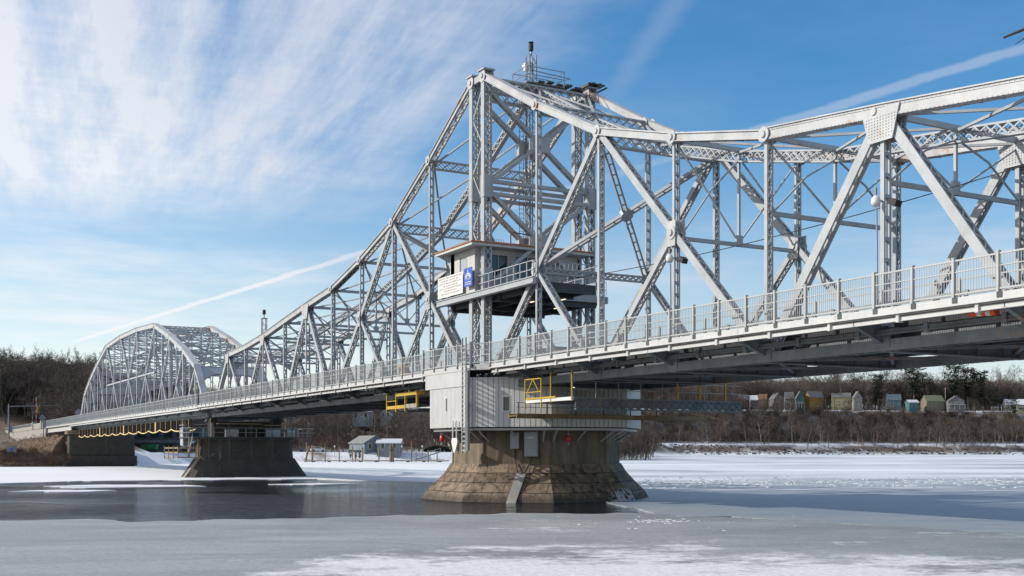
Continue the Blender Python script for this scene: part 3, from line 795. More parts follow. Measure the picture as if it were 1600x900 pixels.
def prail(x0, y0, x1, y1, step, zs=(14.6, 15.15), w=0.025):
    mb = MB(); a, b = Vector((x0, y0, 0)), Vector((x1, y1, 0)); n = max(1, int((b - a).length / step))
    for z in zs: mb.bar(a + Vector((0, 0, z)), b + Vector((0, 0, z)), 0.05, 0.045, (0, 0, 1))
    for i in range(n + 1): c = a.lerp(b, i / n); mb.box(c.x - w, c.x + w, c.y - w, c.y + w, 13.9, zs[-1] + 0.02)
    part('platform_railing', mb, M['steel'], pf)
prail(0.4, -0.45, 8.0, -0.45, 0.8); prail(8.0, -0.45, 8.0, 4.35, 0.3, w=0.012); prail(2.4, 4.35, 8.0, 4.35, 0.8)
prail(2.35, 4.45, 2.35, WB + 0.4, 0.25, w=0.012); prail(-5.5, -0.45, -5.5, WB + 0.4, 1.0); prail(-5.4, -0.5, -3.7, -0.5, 0.8)
for (x, y) in ((3.6, 2.0), (5.6, 3.2), (1.4, 5.2)):
    l = thing('platform_lamp', 'small lit lamp fixed under the tower platform', 'lamp', (x, y, 13.2), 'lamps under the tower platform')
    mb = MB(); mb.box(x - 0.25, x + 0.25, y - 0.08, y + 0.08, 13.22, 13.3); part('housing', mb, M['galv'], l)
    mb = MB(); mb.box(x - 0.22, x + 0.22, y - 0.06, y + 0.06, 13.19, 13.215); part('lens', mb, M['lamp'], l)

# notice banner: rows of small print, and the blue banner with a pale bridge emblem
bn = thing('notice_banner', 'white banner with rows of small grey print tied below the cabin window', 'banner', (-3.2, -0.75, 14.9))
mb = MB(); N_ = 16
for i in range(N_):
    xa, xb = -5.2 + 4.05 * i / N_, -5.2 + 4.05 * (i + 1) / N_
    ya, yb = -0.74 + 0.02 * math.sin(i * 1.1), -0.74 + 0.02 * math.sin((i + 1) * 1.1)
    mb.hull8([(xa, ya - 0.012, 14.2), (xb, yb - 0.012, 14.2), (xb, yb, 14.2), (xa, ya, 14.2), (xa, ya - 0.012, 15.68), (xb, yb - 0.012, 15.68), (xb, yb, 15.68), (xa, ya, 15.68)])
part('cloth', mb, M['white'], bn)
mb = MB(); rnd = random.Random(3)
for r_, (wd) in enumerate((1.0, 0.75, 0.95, 0.6, 0.95, 0.55, 0.8)):
    z = 15.5 - r_ * 0.185; x = -3.17 - 1.85 * wd
    while x < -3.17 + 1.85 * wd:
        for c_ in range(rnd.randint(3, 8)):
            i = (x + 5.2) / 4.05 * N_; yy = -0.74 + 0.02 * math.sin(i * 1.1) - 0.022
            hh = 0.075 + 0.03 * rnd.random()
            mb.box(x, x + 0.016, yy - 0.004, yy, z, z + hh)
            if rnd.random() < 0.7: mb.box(x, x + 0.045, yy - 0.003, yy + 0.001, z + hh * rnd.choice((0, 0.5, 0.9)), z + hh * rnd.choice((0, 0.5, 0.9)) + 0.016)
            x += 0.066
        x += 0.09
part('lettering', mb, M['ink'], bn)
bb = thing('blue_banner', 'narrow blue banner with a pale arch bridge emblem beside the white notice', 'banner', (-0.2, -0.85, 15.1))
mb = MB(); mb.box(-0.8, 0.45, -0.86, -0.845, 14.5, 15.78); part('cloth', mb, M['blue'], bb)
mb = MB()
for r0, r1 in ((0.36, 0.45), (0.2, 0.3)):
    for i in range(10):
        a, b = PI * i / 10, PI * (i + 1) / 10
        mb.hull8([(-0.175 + math.cos(a) * r0, -0.875, 15.1 + math.sin(a) * r0 * 0.75), (-0.175 + math.cos(a) * r1, -0.875, 15.1 + math.sin(a) * r1 * 0.75), (-0.175 + math.cos(a) * r1, -0.863, 15.1 + math.sin(a) * r1 * 0.75), (-0.175 + math.cos(a) * r0, -0.863, 15.1 + math.sin(a) * r0 * 0.75),
                  (-0.175 + math.cos(b) * r0, -0.875, 15.1 + math.sin(b) * r0 * 0.75), (-0.175 + math.cos(b) * r1, -0.875, 15.1 + math.sin(b) * r1 * 0.75), (-0.175 + math.cos(b) * r1, -0.863, 15.1 + math.sin(b) * r1 * 0.75), (-0.175 + math.cos(b) * r0, -0.863, 15.1 + math.sin(b) * r0 * 0.75)])
for i in range(-3, 4): mb.box(-0.19 + i * 0.13, -0.16 + i * 0.13, -0.873, -0.862, 14.95, 15.12)
mb.box(-0.2, -0.15, -0.874, -0.864, 15.43, 15.7); mb.box(-0.24, -0.11, -0.8745, -0.8645, 15.5, 15.53)
for r_ in range(2):
    x = -0.6
    while x < 0.25: mb.box(x, x + 0.05, -0.872, -0.861, 14.62 + r_ * 0.14, 14.7 + r_ * 0.14); x += 0.09
part('emblem', mb, M['pale_ink'], bb)

# ================================================================== CENTRE PIER and pivot house
def octo(cx, cy, r): return [(cx + r * math.cos(R(22.5 + 45 * i)), cy + r * math.sin(R(22.5 + 45 * i))) for i in range(8)]
PX, PY = 0.45, 4.17
def uv_wrap(o, cx, cy):
    me = o.data; uv = me.uv_layers.new(name='UVMap')
    for p in me.polygons:
        n = p.normal; t = Vector((-n.y, n.x, 0))
        t = t.normalized() if t.length > 1e-4 else Vector((1, 0, 0)); b = n.cross(t)
        for li in p.loop_indices:
            v = me.vertices[me.loops[li].vertex_index].co; uv.data[li].uv = (v.dot(t), v.z * 1.0 if abs(n.z) < 0.9 else v.dot(b))
def ringz(poly, z): return [(x, y, z) for x, y in poly]
pier = thing('swing_pier', 'octagonal stone and concrete pivot pier with a flared granite foot', 'pier', (PX, PY, 0))
mb = MB(); mb.loft([ringz(octo(PX, PY, 8.15), -1.5), ringz(octo(PX, PY, 8.0), 0.02), ringz(octo(PX, PY, 7.72), 0.5), ringz(octo(PX, PY, 7.0), 1.2), ringz(octo(PX, PY, 6.35), 1.9), ringz(octo(PX, PY, 6.0), 2.45)])
o = part('stone_foot', mb, M['stone'], pier); uv_wrap(o, PX, PY)
mb = MB(); mb.loft([ringz(octo(PX, PY, 5.85), 2.4), ringz(octo(PX, PY, 5.75), 4.62)])
for i in range(8):
    a = R(22.5 + 45 * i)
    mb.tube([(PX + 5.78 * math.cos(a), PY + 5.78 * math.sin(a), 2.46), (PX + 5.7 * math.cos(a), PY + 5.7 * math.sin(a), 4.6)], 0.13, 6)
part('shaft', mb, M['concrete'], pier)
rnd = random.Random(12)
mb = MB()      # ledge carrying the house, on struts
ro, ri = octo(PX, PY, 7.15), octo(PX, PY, 5.6)
mb.loft([ringz(ri, 4.64), ringz(ro, 4.64), ringz(ro, 4.78), ringz(ri, 4.78)], 0, False, False)
for i in range(8):
    p, q = Vector((*ro[i], 0)), Vector((*ro[(i + 1) % 8], 0)); c = Vector((PX, PY, 0))
    for f in (0.08, 0.5, 0.92):
        a = p.lerp(q, f); d = (c - a).normalized()
        mb.bar(a + d * 0.25 + Vector((0, 0, 4.62)), a + d * 1.5 + Vector((0, 0, 3.85)), 0.09, 0.09)
part('ledge', mb, M['white_steel'], pier)
ph = thing('pivot_house', 'white ribbed metal drum of walls around the swing pivot below the deck', 'machinery house', (PX, PY, 4.8))
RH = 7.35; mb = MB(); oc = octo(PX, PY, RH)
WIN = {5: [(0.5, 0.07)], 6: [(0.42, 0.06)]}
winpos = []
for i in range(8):
    p, q = Vector((*oc[i], 0)), Vector((*oc[(i + 1) % 8], 0)); Ln = (q - p).length; d = (q - p) / Ln; n = Vector((d.y, -d.x, 0))
    top = 8.44 if i in (5,) else 8.05
    zones = [(0, 1, 4.85, top)]
    hole = None
    if i == 5: hole = (0.44, 0.49, 5.9, 6.85)      # wall facing the footway side
    if i == 6: hole = (0.42, 0.51, 5.85, 6.8)
    if hole: zones = [(0, hole[0], 4.85, top), (hole[1], 1, 4.85, top), (hole[0], hole[1], 4.85, hole[2]), (hole[0], hole[1], hole[3], top)]; winpos.append((p, d, n, Ln, hole))
    for f0, f1, z0, z1 in zones:
        a, b = p + d * Ln * f0, p + d * Ln * f1
        mb.bar(a + Vector((0, 0, (z0 + z1) / 2)), b + Vector((0, 0, (z0 + z1) / 2)), 0.06, z1 - z0, (0, 0, 1))
    k = int(Ln / (0.2 if i == 5 else 0.34)); rw = Ln / k - (0.035 if i == 5 else 0.05)
    for j in range(k):
        f = (j + 0.5) / k; a = p + d * Ln * f + n * 0.052
        zz0, zz1 = 4.85, top
        if hole and hole[0] - 0.012 < f < hole[1] + 0.012:
            for s0, s1 in ((zz0, hole[2]), (hole[3], zz1)): mb.bar(a + Vector((0, 0, s0)), a + Vector((0, 0, s1)), rw, 0.05, n)
        else: mb.bar(a + Vector((0, 0, zz0)), a + Vector((0, 0, zz1)), rw, 0.05, n)
part('wall', mb, M['siding'], ph)
for p, d, n, Ln, h in winpos:
    a, b = p + d * Ln * h[0], p + d * Ln * h[1]; mb = MB(); zc = (h[2] + h[3]) / 2
    mb.bar(a - n * 0.02 + Vector((0, 0, zc)), b - n * 0.02 + Vector((0, 0, zc)), 0.02, h[3] - h[2], (0, 0, 1)); w = part('window', mb, M['glass'], ph)
    mb = MB()
    for c in (a, b): mb.bar(c + n * 0.06 + Vector((0, 0, h[2] - 0.06)), c + n * 0.06 + Vector((0, 0, h[3] + 0.06)), 0.07, 0.06, n)
    for z in (h[2], h[3]): mb.bar(a + n * 0.06 + Vector((0, 0, z)), b + n * 0.06 + Vector((0, 0, z)), 0.07, 0.07, (0, 0, 1), (0.001, 0))
    part('window_frame', mb, M['white'], w)
mb = MB()    # white parapet band above the footway wall
p, q = Vector((*oc[5], 0)), Vector((*oc[6], 0)); mb.bar(Vector((-3.0, -2.72, 8.0)), Vector((3.42, -2.72, 8.0)), 0.05, 0.98, (0, 0, 1)); part('parapet_band', mb, M['white_steel'], ph)
mb = MB(); mb.prism(octo(PX, PY, 7.2), 8.02, 8.04); part('ceiling_plate', mb, M['dark_steel'], ph)

lad = thing('access_ladder', 'tall galvanised ladder running down the white wall corner to the pier foot', 'ladder', (3.6, -2.95, 3.1))
mb = MB(); lx, ly = 3.5, -3.0
for dx in (-0.25, 0.25): mb.box(lx + dx - 0.03, lx + dx + 0.03, ly - 0.05, ly + 0.05, 3.15, 10.6)
z = 3.3
while z < 10.2: mb.box(lx - 0.25, lx + 0.25, ly - 0.025, ly + 0.025, z, z + 0.07); z += 0.3
for z in (4.7, 6.4, 8.4): mb.box(lx - 0.3, lx + 0.3, ly, ly + 0.3, z, z + 0.04)
part('rails_and_rungs', mb, M['rail'], lad)
mb = MB(); mb.box(lx + 0.36, lx + 0.5, ly - 0.02, ly + 0.16, 3.3, 8.4); part('cable_tray', mb, M['galv'], lad)
# pipes with guard beside it
pg = thing('intake_guard', 'pale hanging pipes ending in a pointed shield beside the ladder', 'pipe guard', (1.9, -2.95, 3.4))
mb = MB()
for x in (1.55, 2.1): mb.tube([(x, -2.85, 4.0), (x, -2.85, 5.3)], 0.05, 8)
mb.hull8([(1.75, -2.9, 3.2), (1.95, -2.9, 3.2), (1.95, -2.8, 3.2), (1.75, -2.8, 3.2), (1.4, -2.9, 3.9), (2.3, -2.9, 3.9), (2.3, -2.8, 3.9), (1.4, -2.8, 3.9)])
mb.hull8([(1.4, -2.9, 3.9), (2.3, -2.9, 3.9), (2.3, -2.8, 3.9), (1.4, -2.8, 3.9), (1.5, -2.9, 4.15), (2.2, -2.9, 4.15), (2.2, -2.8, 4.15), (1.5, -2.8, 4.15)])
tag(mb.obj('pipe_shield', M['white']), 'pale hanging pipes ending in a pointed shield beside the ladder', 'pipe guard'); bpy.data.objects.remove(pg)

# cabinets on the diagonal shaft face (normal +x -y)
os_ = octo(PX, PY, 5.8)
p, q = Vector((*os_[6], 0)), Vector((*os_[7], 0))
# face 5: between corners at -112.5 and -67.5 ; face 6: -67.5 .. -22.5
d = (q - p).normalized(); n = Vector((d.y, -d.x, 0)); Ln = (q - p).length
def face_box(mb, f0, f1, z0, z1, t, off=0.02, mi=0):
    a, b = p + d * Ln * f0, p + d * Ln * f1
    mb.hull8([a + n * off + Vector((0, 0, z0)), b + n * off + Vector((0, 0, z0)), b + n * (off + t) + Vector((0, 0, z0)), a + n * (off + t) + Vector((0, 0, z0)),
              a + n * off + Vector((0, 0, z1)), b + n * off + Vector((0, 0, z1)), b + n * (off + t) + Vector((0, 0, z1)), a + n * (off + t) + Vector((0, 0, z1))], mi)
for f0, f1, z0, z1, lab in ((0.44, 0.575, 3.45, 4.5, 'small grey electrical cabinet on the stained pier wall'), (0.655, 0.86, 2.95, 4.55, 'large grey electrical cabinet with a pale mark on the pier wall')):
    cb = thing('electrical_cabinet', lab, 'cabinet', tuple(p + d * Ln * f0 + Vector((0, 0, z0))), 'cabinets on the pier')
    mb = MB(); face_box(mb, f0, f1, z0, z1, 0.35); part('box', mb, M['galv'], cb)
    mb = MB(); face_box(mb, f0 + 0.008, f1 - 0.008, z0 + 0.04, z1 - 0.04, 0.02, 0.372); dr = part('door', mb, M['galv'], cb)
    if f1 > 0.6:
        mb = MB()
        for i in range(7): face_box(mb, 0.71 + i * 0.0135, 0.72 + i * 0.0135, z1 - 0.42, z1 - 0.34, 0.006, 0.394)
        part('lettering', mb, M['white'], dr)
mb = MB()
def fpt(f, z, o=0.15): v = p + d * Ln * f + n * o; return (v.x, v.y, z)
mb.tube([fpt(0.5, 3.45), fpt(0.5, 2.75), fpt(0.52, 2.5, 0.3), fpt(0.61, 1.65, 0.95)], 0.04, 6); mb.tube([fpt(0.75, 2.95), fpt(0.75, 2.6, 0.3), fpt(0.66, 1.65, 0.95)], 0.04, 6)
tag(mb.obj('power_cable', M['black']), 'black cables running from the cabinets down to the concrete chute', 'cable')
mb = MB(); A, Bv = Vector(fpt(0.635, 1.75, 0.75)), Vector(fpt(0.565, -0.3, 2.35)); mb.bar(A, Bv, 0.6, 0.35, n)
tag(mb.obj('cable_chute', M['concrete_pale']), 'pale concrete cable chute leaning on the pier foot down into the water', 'chute')

def nav_lamp(x, y, z, lab):
    l = thing('navigation_lamp', lab, 'navigation light', (x, y, z), 'red navigation lamps on the piers')
    mb = MB(); mb.tube([(x, y, z - 0.22), (x, y, z - 0.16), (x, y, z + 0.16), (x, y, z + 0.24)], [0.09, 0.16, 0.16, 0.05], 10); part('lens', mb, M['red'], l, True)
    mb = MB(); mb.tube([(x, y, z - 0.4), (x, y, z - 0.22)], 0.06, 8); mb.tube([(x, y, z + 0.24), (x, y, z + 0.6)], 0.03, 6); mb.box(x - 0.12, x + 0.12, y - 0.12, y + 0.12, z + 0.24, z + 0.28); part('bracket', mb, M['galv'], l)
nav_lamp(-1.55, -2.15, 4.15, 'red navigation lamp at the sunny corner under the white drum')
nav_lamp(PX + 5.75, 3.2, 4.1, 'red navigation lamp on the dark shaded pier face')

# snow crust splashed on the foot away from the sun
# ================================================================== work platforms
def traveller(x0, x1, y0, y1, z, lab):
    t_ = thing('work_platform', lab, 'work platform', ((x0 + x1) / 2, (y0 + y1) / 2, z))
    return t_
wp = traveller(-13.6, -8.6, -0.9, 3, 6.5, 'bright yellow framed inspection gantry hung under the deck beside the white drum')
mb = MB(); x0, x1, yy = -14.2, -8.5, -0.9
mb.box(x0, x0 + 3.6, yy - 0.06, yy + 0.06, 6.55, 6.8); mb.box(x0 + 1.8, x1, yy - 0.06, yy + 0.06, 7.5, 7.75)
for x in (x0, x0 + 1.85, x0 + 3.6, x1): mb.box(x - 0.045, x + 0.045, yy - 0.075, yy + 0.075, 6.3 if x < x1 else 6.6, 7.85)
for z in (7.15,): mb.box(x0 + 0.1, x0 + 1.75, yy - 0.03, yy + 0.03, z, z + 0.06)
mb.box(x1 - 0.1, x1 + 0.1, yy, yy + 2.5, 7.5, 7.78)
part('yellow_frame', mb, M['yellow'], wp)
mb = MB(); mb.box(x0 + 3.7, x1 - 0.1, yy - 0.05, yy + 0.05, 6.55, 6.85); part('side_board', mb, M['concrete_pale'], wp)
mb = MB(); mb.box(x0, x1, yy + 0.1, yy + 9, 6.4, 6.5); part('walkway', mb, M['dark_steel'], wp)
mb = MB()
for y_ in (0.6, 4, 7.6):
    for x in (x0 + 0.5, x1 - 0.5): mb.box(x - 0.04, x + 0.04, y_ - 0.04, y_ + 0.04, 6.5, 8.0)
part('hanger', mb, M['galv'], wp)

w2 = traveller(8, 13, -1, 10, 6.3, 'long green grey inspection gantry with yellow posts hung across under the right arm')
x0, x1, ya, yb = 7.9, 13.4, -1.0, 11.5
mb = MB(); mb.box(x0, x1, ya, ya + 0.12, 6.25, 6.45); part('white_beam', mb, M['white'], w2)
mb = MB(); mb.box(x0 + 0.2, x1 - 1.8, ya - 0.05, ya - 0.004, 6.45, 6.55)
for x in (x0 + 0.05, x0 + 2.0): mb.box(x - 0.03, x + 0.03, ya - 0.04, ya + 0.04, 5.9, 7.75)
for x in (x0 + 3.1, x1 - 0.05): mb.box(x - 0.025, x + 0.025, ya - 0.035, ya + 0.035, 6.2, 7.95)
mb.bar((x0 + 0.1, ya, 6.9), (x0 + 2, ya, 6.9), 0.05, 0.05); mb.bar((x0 + 0.1, ya, 7.7), (x0 + 2, ya, 7.7), 0.06, 0.06); mb.bar((x0 + 0.3, ya, 6.9), (x0 + 1, ya, 7.7), 0.05, 0.05); mb.bar((x0 + 1.7, ya, 6.9), (x0 + 1, ya, 7.7), 0.05, 0.05)
for y_ in (6.5, 8.2, 10.2): mb.box(x1 - 0.05, x1 + 0.05, y_, y_ + 0.08, 6.3, 7.6)
part('yellow_post', mb, M['yellow'], w2)
mb = MB(); mb.box(x0, x1, ya + 0.13, yb, 6.25, 6.33)
mb.lattice((x1, ya + 0.2, 6.05), (x1, yb, 6.05), 0.7, 0.2, 22); mb.box(x1 - 0.03, x1 + 0.03, ya + 0.2, yb, 5.85, 6.25)
part('walkway', mb, M['steel_under'], w2)
mb = MB()
for z in (6.85, 7.35): mb.box(x1 - 0.02, x1 + 0.02, ya, yb, z, z + 0.04)
y_ = ya
while y_ < yb: mb.box(x1 - 0.02, x1 + 0.02, y_, y_ + 0.04, 6.3, 7.4); y_ += 1.6
part('handrail', mb, M['galv'], w2)
w3 = traveller(6, 7, -1, 12, 5.6, 'dark narrow lower catwalk hung in front of the white drum')
mb = MB(); mb.box(6.9, 7.9, -1.6, 13.2, 5.45, 5.5)
for x in (6.9, 7.9): mb.box(x - 0.05, x + 0.05, -1.6, 13.2, 5.35, 5.62)
part('walkway', mb, M['wood'], w3)
mb = MB()
y_ = -1.5
while y_ < 13: mb.box(7.87, 7.92, y_, y_ + 0.05, 5.4, 6.3); y_ += 2.1
for z in (6.0, 6.28): mb.box(7.88, 7.91, -1.6, 13.2, z, z + 0.03)
part('handrail', mb, M['dark_steel'], w3)
for (x, y, z) in ((4.2, 3.0, 7.2), (9.5, 1.5, 7.2)):
    l = thing('gantry_lamp', 'tiny lit work lamp in the dark under the deck by the drum', 'lamp', (x, y, z), 'work lamps under the deck')
    mb = MB(); mb.box(x - 0.12, x + 0.12, y - 0.06, y + 0.06, z + 0.04, z + 0.12); part('housing', mb, M['galv'], l)
    mb = MB(); mb.box(x - 0.1, x + 0.1, y - 0.05, y + 0.05, z, z + 0.035); part('lens', mb, M['lamp'], l)

# traffic drum lying on the utility beam, tan board on the footway, equipment box on the deck
dr = thing('traffic_barrel', 'orange and white striped traffic drum lying under the footway on the right', 'traffic barrel', (41.2, -0.9, 8.2))
mb = MB(); n_ = 24
for i in range(6):
    xa, xb = 40.55 + i * 0.2, 40.75 + i * 0.2
    mb.tube([(xa, -0.75, 8.36), (xb, -0.75, 8.36)], [0.09 + 0.012 * i, 0.102 + 0.012 * i], 12, 1 if i in (2, 4) else 0)
part('striped_body', mb, [M['orange'], M['white']], dr)
mb = MB(); mb.box(-13.6, -12.3, -0.25, 0.0, 8.8, 10.0)
tag(mb.obj('plywood_sheet', M['plywood']), 'tan plywood sheet standing behind the railing left of the tower', 'board')
eq = thing('equipment_box', 'dark grey equipment box with a white plate on the deck right of the tower', 'equipment box', (6.2, 1.2, 8.6))
mb = MB(); mb.box(5.4, 8.2, 1.0, 2.4, 8.62, 9.75); mb.box(5.3, 8.3, 0.95, 2.45, 9.75, 9.83); part('box', mb, M['dark_steel'], eq)
mb = MB(); mb.box(6.9, 7.5, 0.975, 0.995, 9.1, 9.5); part('plate', mb, M['white'], eq)

# lamps / horns on posts
def post_lamp(x, y, z, lab):
    l = thing('flood_lamp', lab, 'lamp', (x, y, z), 'lamps on the truss posts')
    mb = MB(); mb.box(x - 0.03, x + 0.03, y - 0.35, y, z - 0.03, z + 0.03); mb.tube([(x, y - 0.35, z - 0.15), (x, y - 0.35, z + 0.5)], 0.06, 8); part('bracket', mb, M['galv'], l)
    mb = MB(); mb.tube([(x, y - 0.35, z - 0.25), (x, y - 0.35, z - 0.12), (x, y - 0.35, z + 0.05), (x, y - 0.35, z + 0.18)], [0.12, 0.2, 0.18, 0.08], 12); part('lamp_shade', mb, M['white'], l, True)
    mb = MB(); mb.bar((x + 0.5, y, z - 0.1), (x + 0.95, y - 0.1, z - 0.3), 0.25, 0.3); part('side_lamp', mb, M['black'], l)
    mb = MB(); mb.tube([(x - 0.02, y - 0.28, z - 0.3), (x + 0.05, y - 0.28, z - 4.4)], 0.035, 6); mb.box(x - 0.1, x + 0.12, y - 0.36, y - 0.25, z - 4.7, z - 4.2); part('conduit', mb, M['galv'], l)
post_lamp(NS(1, 5), -0.22, 13.5, 'white lamp and dark floodlight on the post under the riveted gusset')
post_lamp(NS(1, 3) + 0.2, -0.22, 13.2, 'dark floodlight on the post below the lower pin joint')

# sagging overhead wire
mb = MB(); pts = []
for i in range(25):
    t_ = i / 24; pts.append((5 + 47 * t_, 2.2 - 0.5 * t_, 14.35 - 4 * 0.9 * t_ * (1 - t_) + 0.5 * t_))
mb.tube(pts, 0.022, 5); tag(mb.obj('overhead_wire', M['black']), 'thin black wire sagging between the truss posts', 'wire')

# ================================================================== FIXED SPAN
fx = thing('truss_bridge', 'fixed grey truss span with a curved arched top at the far left', 'bridge', (-125, 0, 8.6))
FC, FH = -125.0, 52.2
prof = [(0, 22.55), (7, 22.45), (20.2, 21.9), (30.2, 19.4), (38.5, 16.9), (45.3, 14.2)]
def ftop(u):
    u = abs(u)
    for (a, za), (b, zb) in zip(prof, prof[1:]):
        if u <= b: return za + (zb - za) * (u - a) / (b - a)
    return 14.2 - (u - 45.3) / (FH - 45.3) * (14.2 - ZB)
mains = [-45.3, -38.5, -30.2, -20.2, -7, 7, 20.2, 30.2, 38.5, 45.3]
for ti, y in enumerate((0.0, WB)):
    mb = MB(); P = [(-FH, ZB)] + [(u, ftop(u)) for u in mains] + [(FH, ZB)]
    for (a, za), (b, zb) in zip(P, P[1:]):
        A, Bq = Vector((FC + a, y, za)), Vector((FC + b, y, zb)); dd = (Bq - A).normalized(); nn = Vector((-dd.z, 0, dd.x))
        mb.bar(A - dd * 0.1, Bq + dd * 0.1, 0.62, 0.62); mb.bar(A + nn * 0.33, Bq + nn * 0.33, 0.03, 0.85)
    part('top_chord', mb, M['steel_chord'], fx)
    mb = MB(); mb.laced((FC - FH, y, ZB), (FC + FH, y, ZB), 0.5, 0.5, 'bat', 1.4, 0.06); part('bottom_chord', mb, M['steel_under'], fx)
    for u in mains:
        mb = MB(); mb.laced((FC + u, y, ftop(u)), (FC + u, y, ZB), 0.3, 0.42, 'bat', 1.0); part('post', mb, M['steel'], fx)
    for a, b in zip(mains, mains[1:]):
        m_ = (a + b) / 2
        zt, zb_ = (ftop(a), ZB); up_, dn = (a, b) if a < 0 and b <= 7 and a < -7 else (b, a)
        if (a, b) == (-7, 7):
            pr = [((-7, ftop(7)), (7, ZB)), ((7, ftop(7)), (-7, ZB))]
        else:
            hi, lo = (a, b) if m_ < 0 else (b, a); pr = [((hi, ftop(hi)), (lo, ZB))]
        for (ua, za), (ub, zb2) in pr:
            mb = MB(); mb.laced((FC + ua, y, za), (FC + ub, y, zb2), 0.26, 0.36, 'zig', 0.6); part('diagonal', mb, M['steel'], fx)
        zm = (pr[0][0][1] + ZB) / 2
        mb = MB(); mb.laced((FC + m_, y, ftop(m_)), (FC + m_, y, ZB), 0.2, 0.3, 'bat', 1.2); part('sub_post', mb, M['steel'], fx)
        if (a, b) != (-7, 7):
            mb = MB(); mb.laced((FC + m_, y, zm), (FC + pr[0][0][0], y, ZB), 0.2, 0.3, 'zig', 0.6); part('sub_strut', mb, M['steel'], fx)
    mb = MB()
    for a, b in ((-20.2, -7), (-7, 7), (7, 20.2)): mb.bar((FC + a, y, 15.0), (FC + b, y, 15.0), 0.22, 0.24)
    part('longitudinal_strut', mb, M['steel'], fx)
for u in mains + [(a + b) / 2 for a, b in zip(mains, mains[1:])]:
    x = FC + u; z = ftop(u); mb = MB(); h = WB / 2
    mb.lattice((x, 0.25, z - 0.2), (x, WB - 0.25, z - 0.2), 0.5, 0.3, 12)
    if z > 16.5:
        zl = 14.4; mb.bar((x, 0.2, zl), (x, WB - 0.2, zl), 0.22, 0.26, (0, 0, 1)); zm = (z + zl) / 2
        if z > 20: mb.bar((x, 0.2, zm), (x, WB - 0.2, zm), 0.18, 0.2, (0, 0, 1)); lv = ((z - 0.4, zm), (zm, zl))
        else: lv = ((z - 0.4, zl),)
        for a, b in lv:
            mb.bar((x, 0.25, a), (x, WB - 0.25, b), 0.13, 0.12, (1, 0, 0)); mb.bar((x, 0.25, b), (x, WB - 0.25, a), 0.13, 0.12, (1, 0, 0), (0, 0.13))
    part('sway_frame', mb, M['steel'], fx)
mb = MB(); h = WB / 2
for a, b in zip(mains, mains[1:]):
    m_ = (a + b) / 2
    for q0, q1 in ((a, m_), (m_, b)):
        za, zb2 = ftop(q0), ftop(q1)
        mb.bar((FC + q0, 0.2, za), (FC + q1, WB - 0.2, zb2), 0.15, 0.13, (0, 0, 1)); mb.bar((FC + q0, WB - 0.2, za), (FC + q1, 0.2, zb2), 0.15, 0.13, (0, 0, 1), (0, -0.15))
part('lateral_bracing', mb, M['steel'], fx)
for sg in (-1, 1):           # end portals with curved knees
    mb = MB(); A = Vector((FC + sg * 45.3, 0, 14.2)); Bq = Vector((FC + sg * FH, 0, ZB)); dd = (Bq - A).normalized()
    for i in range(8):
        f0, f1 = i / 8, (i + 1) / 8
        for y0, s_ in ((0.3, 1), (WB - 0.3, -1)):
            t0, t1 = f0 * PI / 2, f1 * PI / 2
            ya, yb2 = y0 + s_ * 2.4 * (1 - math.sin(t0)), y0 + s_ * 2.4 * (1 - math.sin(t1))
            la, lb = 1.5 + 2.4 * (1 - math.cos(t0)), 1.5 + 2.4 * (1 - math.cos(t1))
            p0, p1 = A + dd * la, A + dd * lb
            nrm = Vector((dd.z, 0, -dd.x)) * 0.1
            mb.hull8([p0 - nrm + Vector((0, y0, 0)), p0 - nrm + Vector((0, ya, 0)), p0 + nrm + Vector((0, ya, 0)), p0 + nrm + Vector((0, y0, 0)),
                      p1 - nrm + Vector((0, y0, 0)), p1 - nrm + Vector((0, yb2 + 0.01 * s_, 0)), p1 + nrm + Vector((0, yb2 + 0.01 * s_, 0)), p1 + nrm + Vector((0, y0, 0))])
    c = A + dd * 0.85; mb.bar(c + Vector((0, 0.3, 0)), c + Vector((0, WB - 0.3, 0)), 0.22, 1.3, dd)
    part('portal', mb, M['steel'], fx)
for k in range(16):
    x = FC - FH + k * (2 * FH / 15); mb = MB()
    mb.box(x - 0.02, x + 0.02, -0.2, WB + 0.2, 7.42, 8.32); mb.box(x - 0.19, x + 0.19, -0.2, WB + 0.2, 7.36, 7.42); part('floor_beam', mb, M['steel_under'], fx)
    mb = MB(); mb.hull8([(x - 0.02, -0.3, 7.7), (x + 0.02, -0.3, 7.7), (x + 0.02, -0.3, 8.5), (x - 0.02, -0.3, 8.5), (x - 0.02, -1.8, 8.34), (x + 0.02, -1.8, 8.34), (x + 0.02, -1.8, 8.5), (x - 0.02, -1.8, 8.5)]); part('sidewalk_bracket', mb, M['steel_under'], fx)
XL = -216.0
mb = MB(); mb.box(XL, -71.3, 0.45, WB - 0.45, 8.1, 8.6); part('road_deck', mb, M['asphalt'], fx)
mb = MB(); mb.box(XL, -71.3, -1.86, -0.36, 8.5, 8.78); part('sidewalk_slab', mb, M['concrete_pale'], fx)
mb = MB(); mb.box(XL, -71.3, -1.93, -1.863, 8.5, 8.86); mb.box(XL + 36, -71.3, -1.8, -1.72, 8.22, 8.4); mb.box(XL, XL + 37, -1.5, -1.4, 7.5, 8.49); mb.box(XL, XL + 37, -1.6, -1.3, 7.44, 7.5)
part('edge_girder', mb, M['white_steel'], fx)
mb = MB()
for yy in (0.8, 3, 5.2, 7.4): mb.box(XL, -71.3, yy - 0.02, yy + 0.02, 7.6, 8.09)
mb.box(XL + 38, -71.3, -0.62, -0.42, 7.75, 8.15)
part('stringer', mb, M['steel_under'], fx)
rail_path(fx, [(XL, YR), (-71.5, YR)], None, 0, M['rail'], 0.16)
first2 = None; x = -72.0; n_ = 0
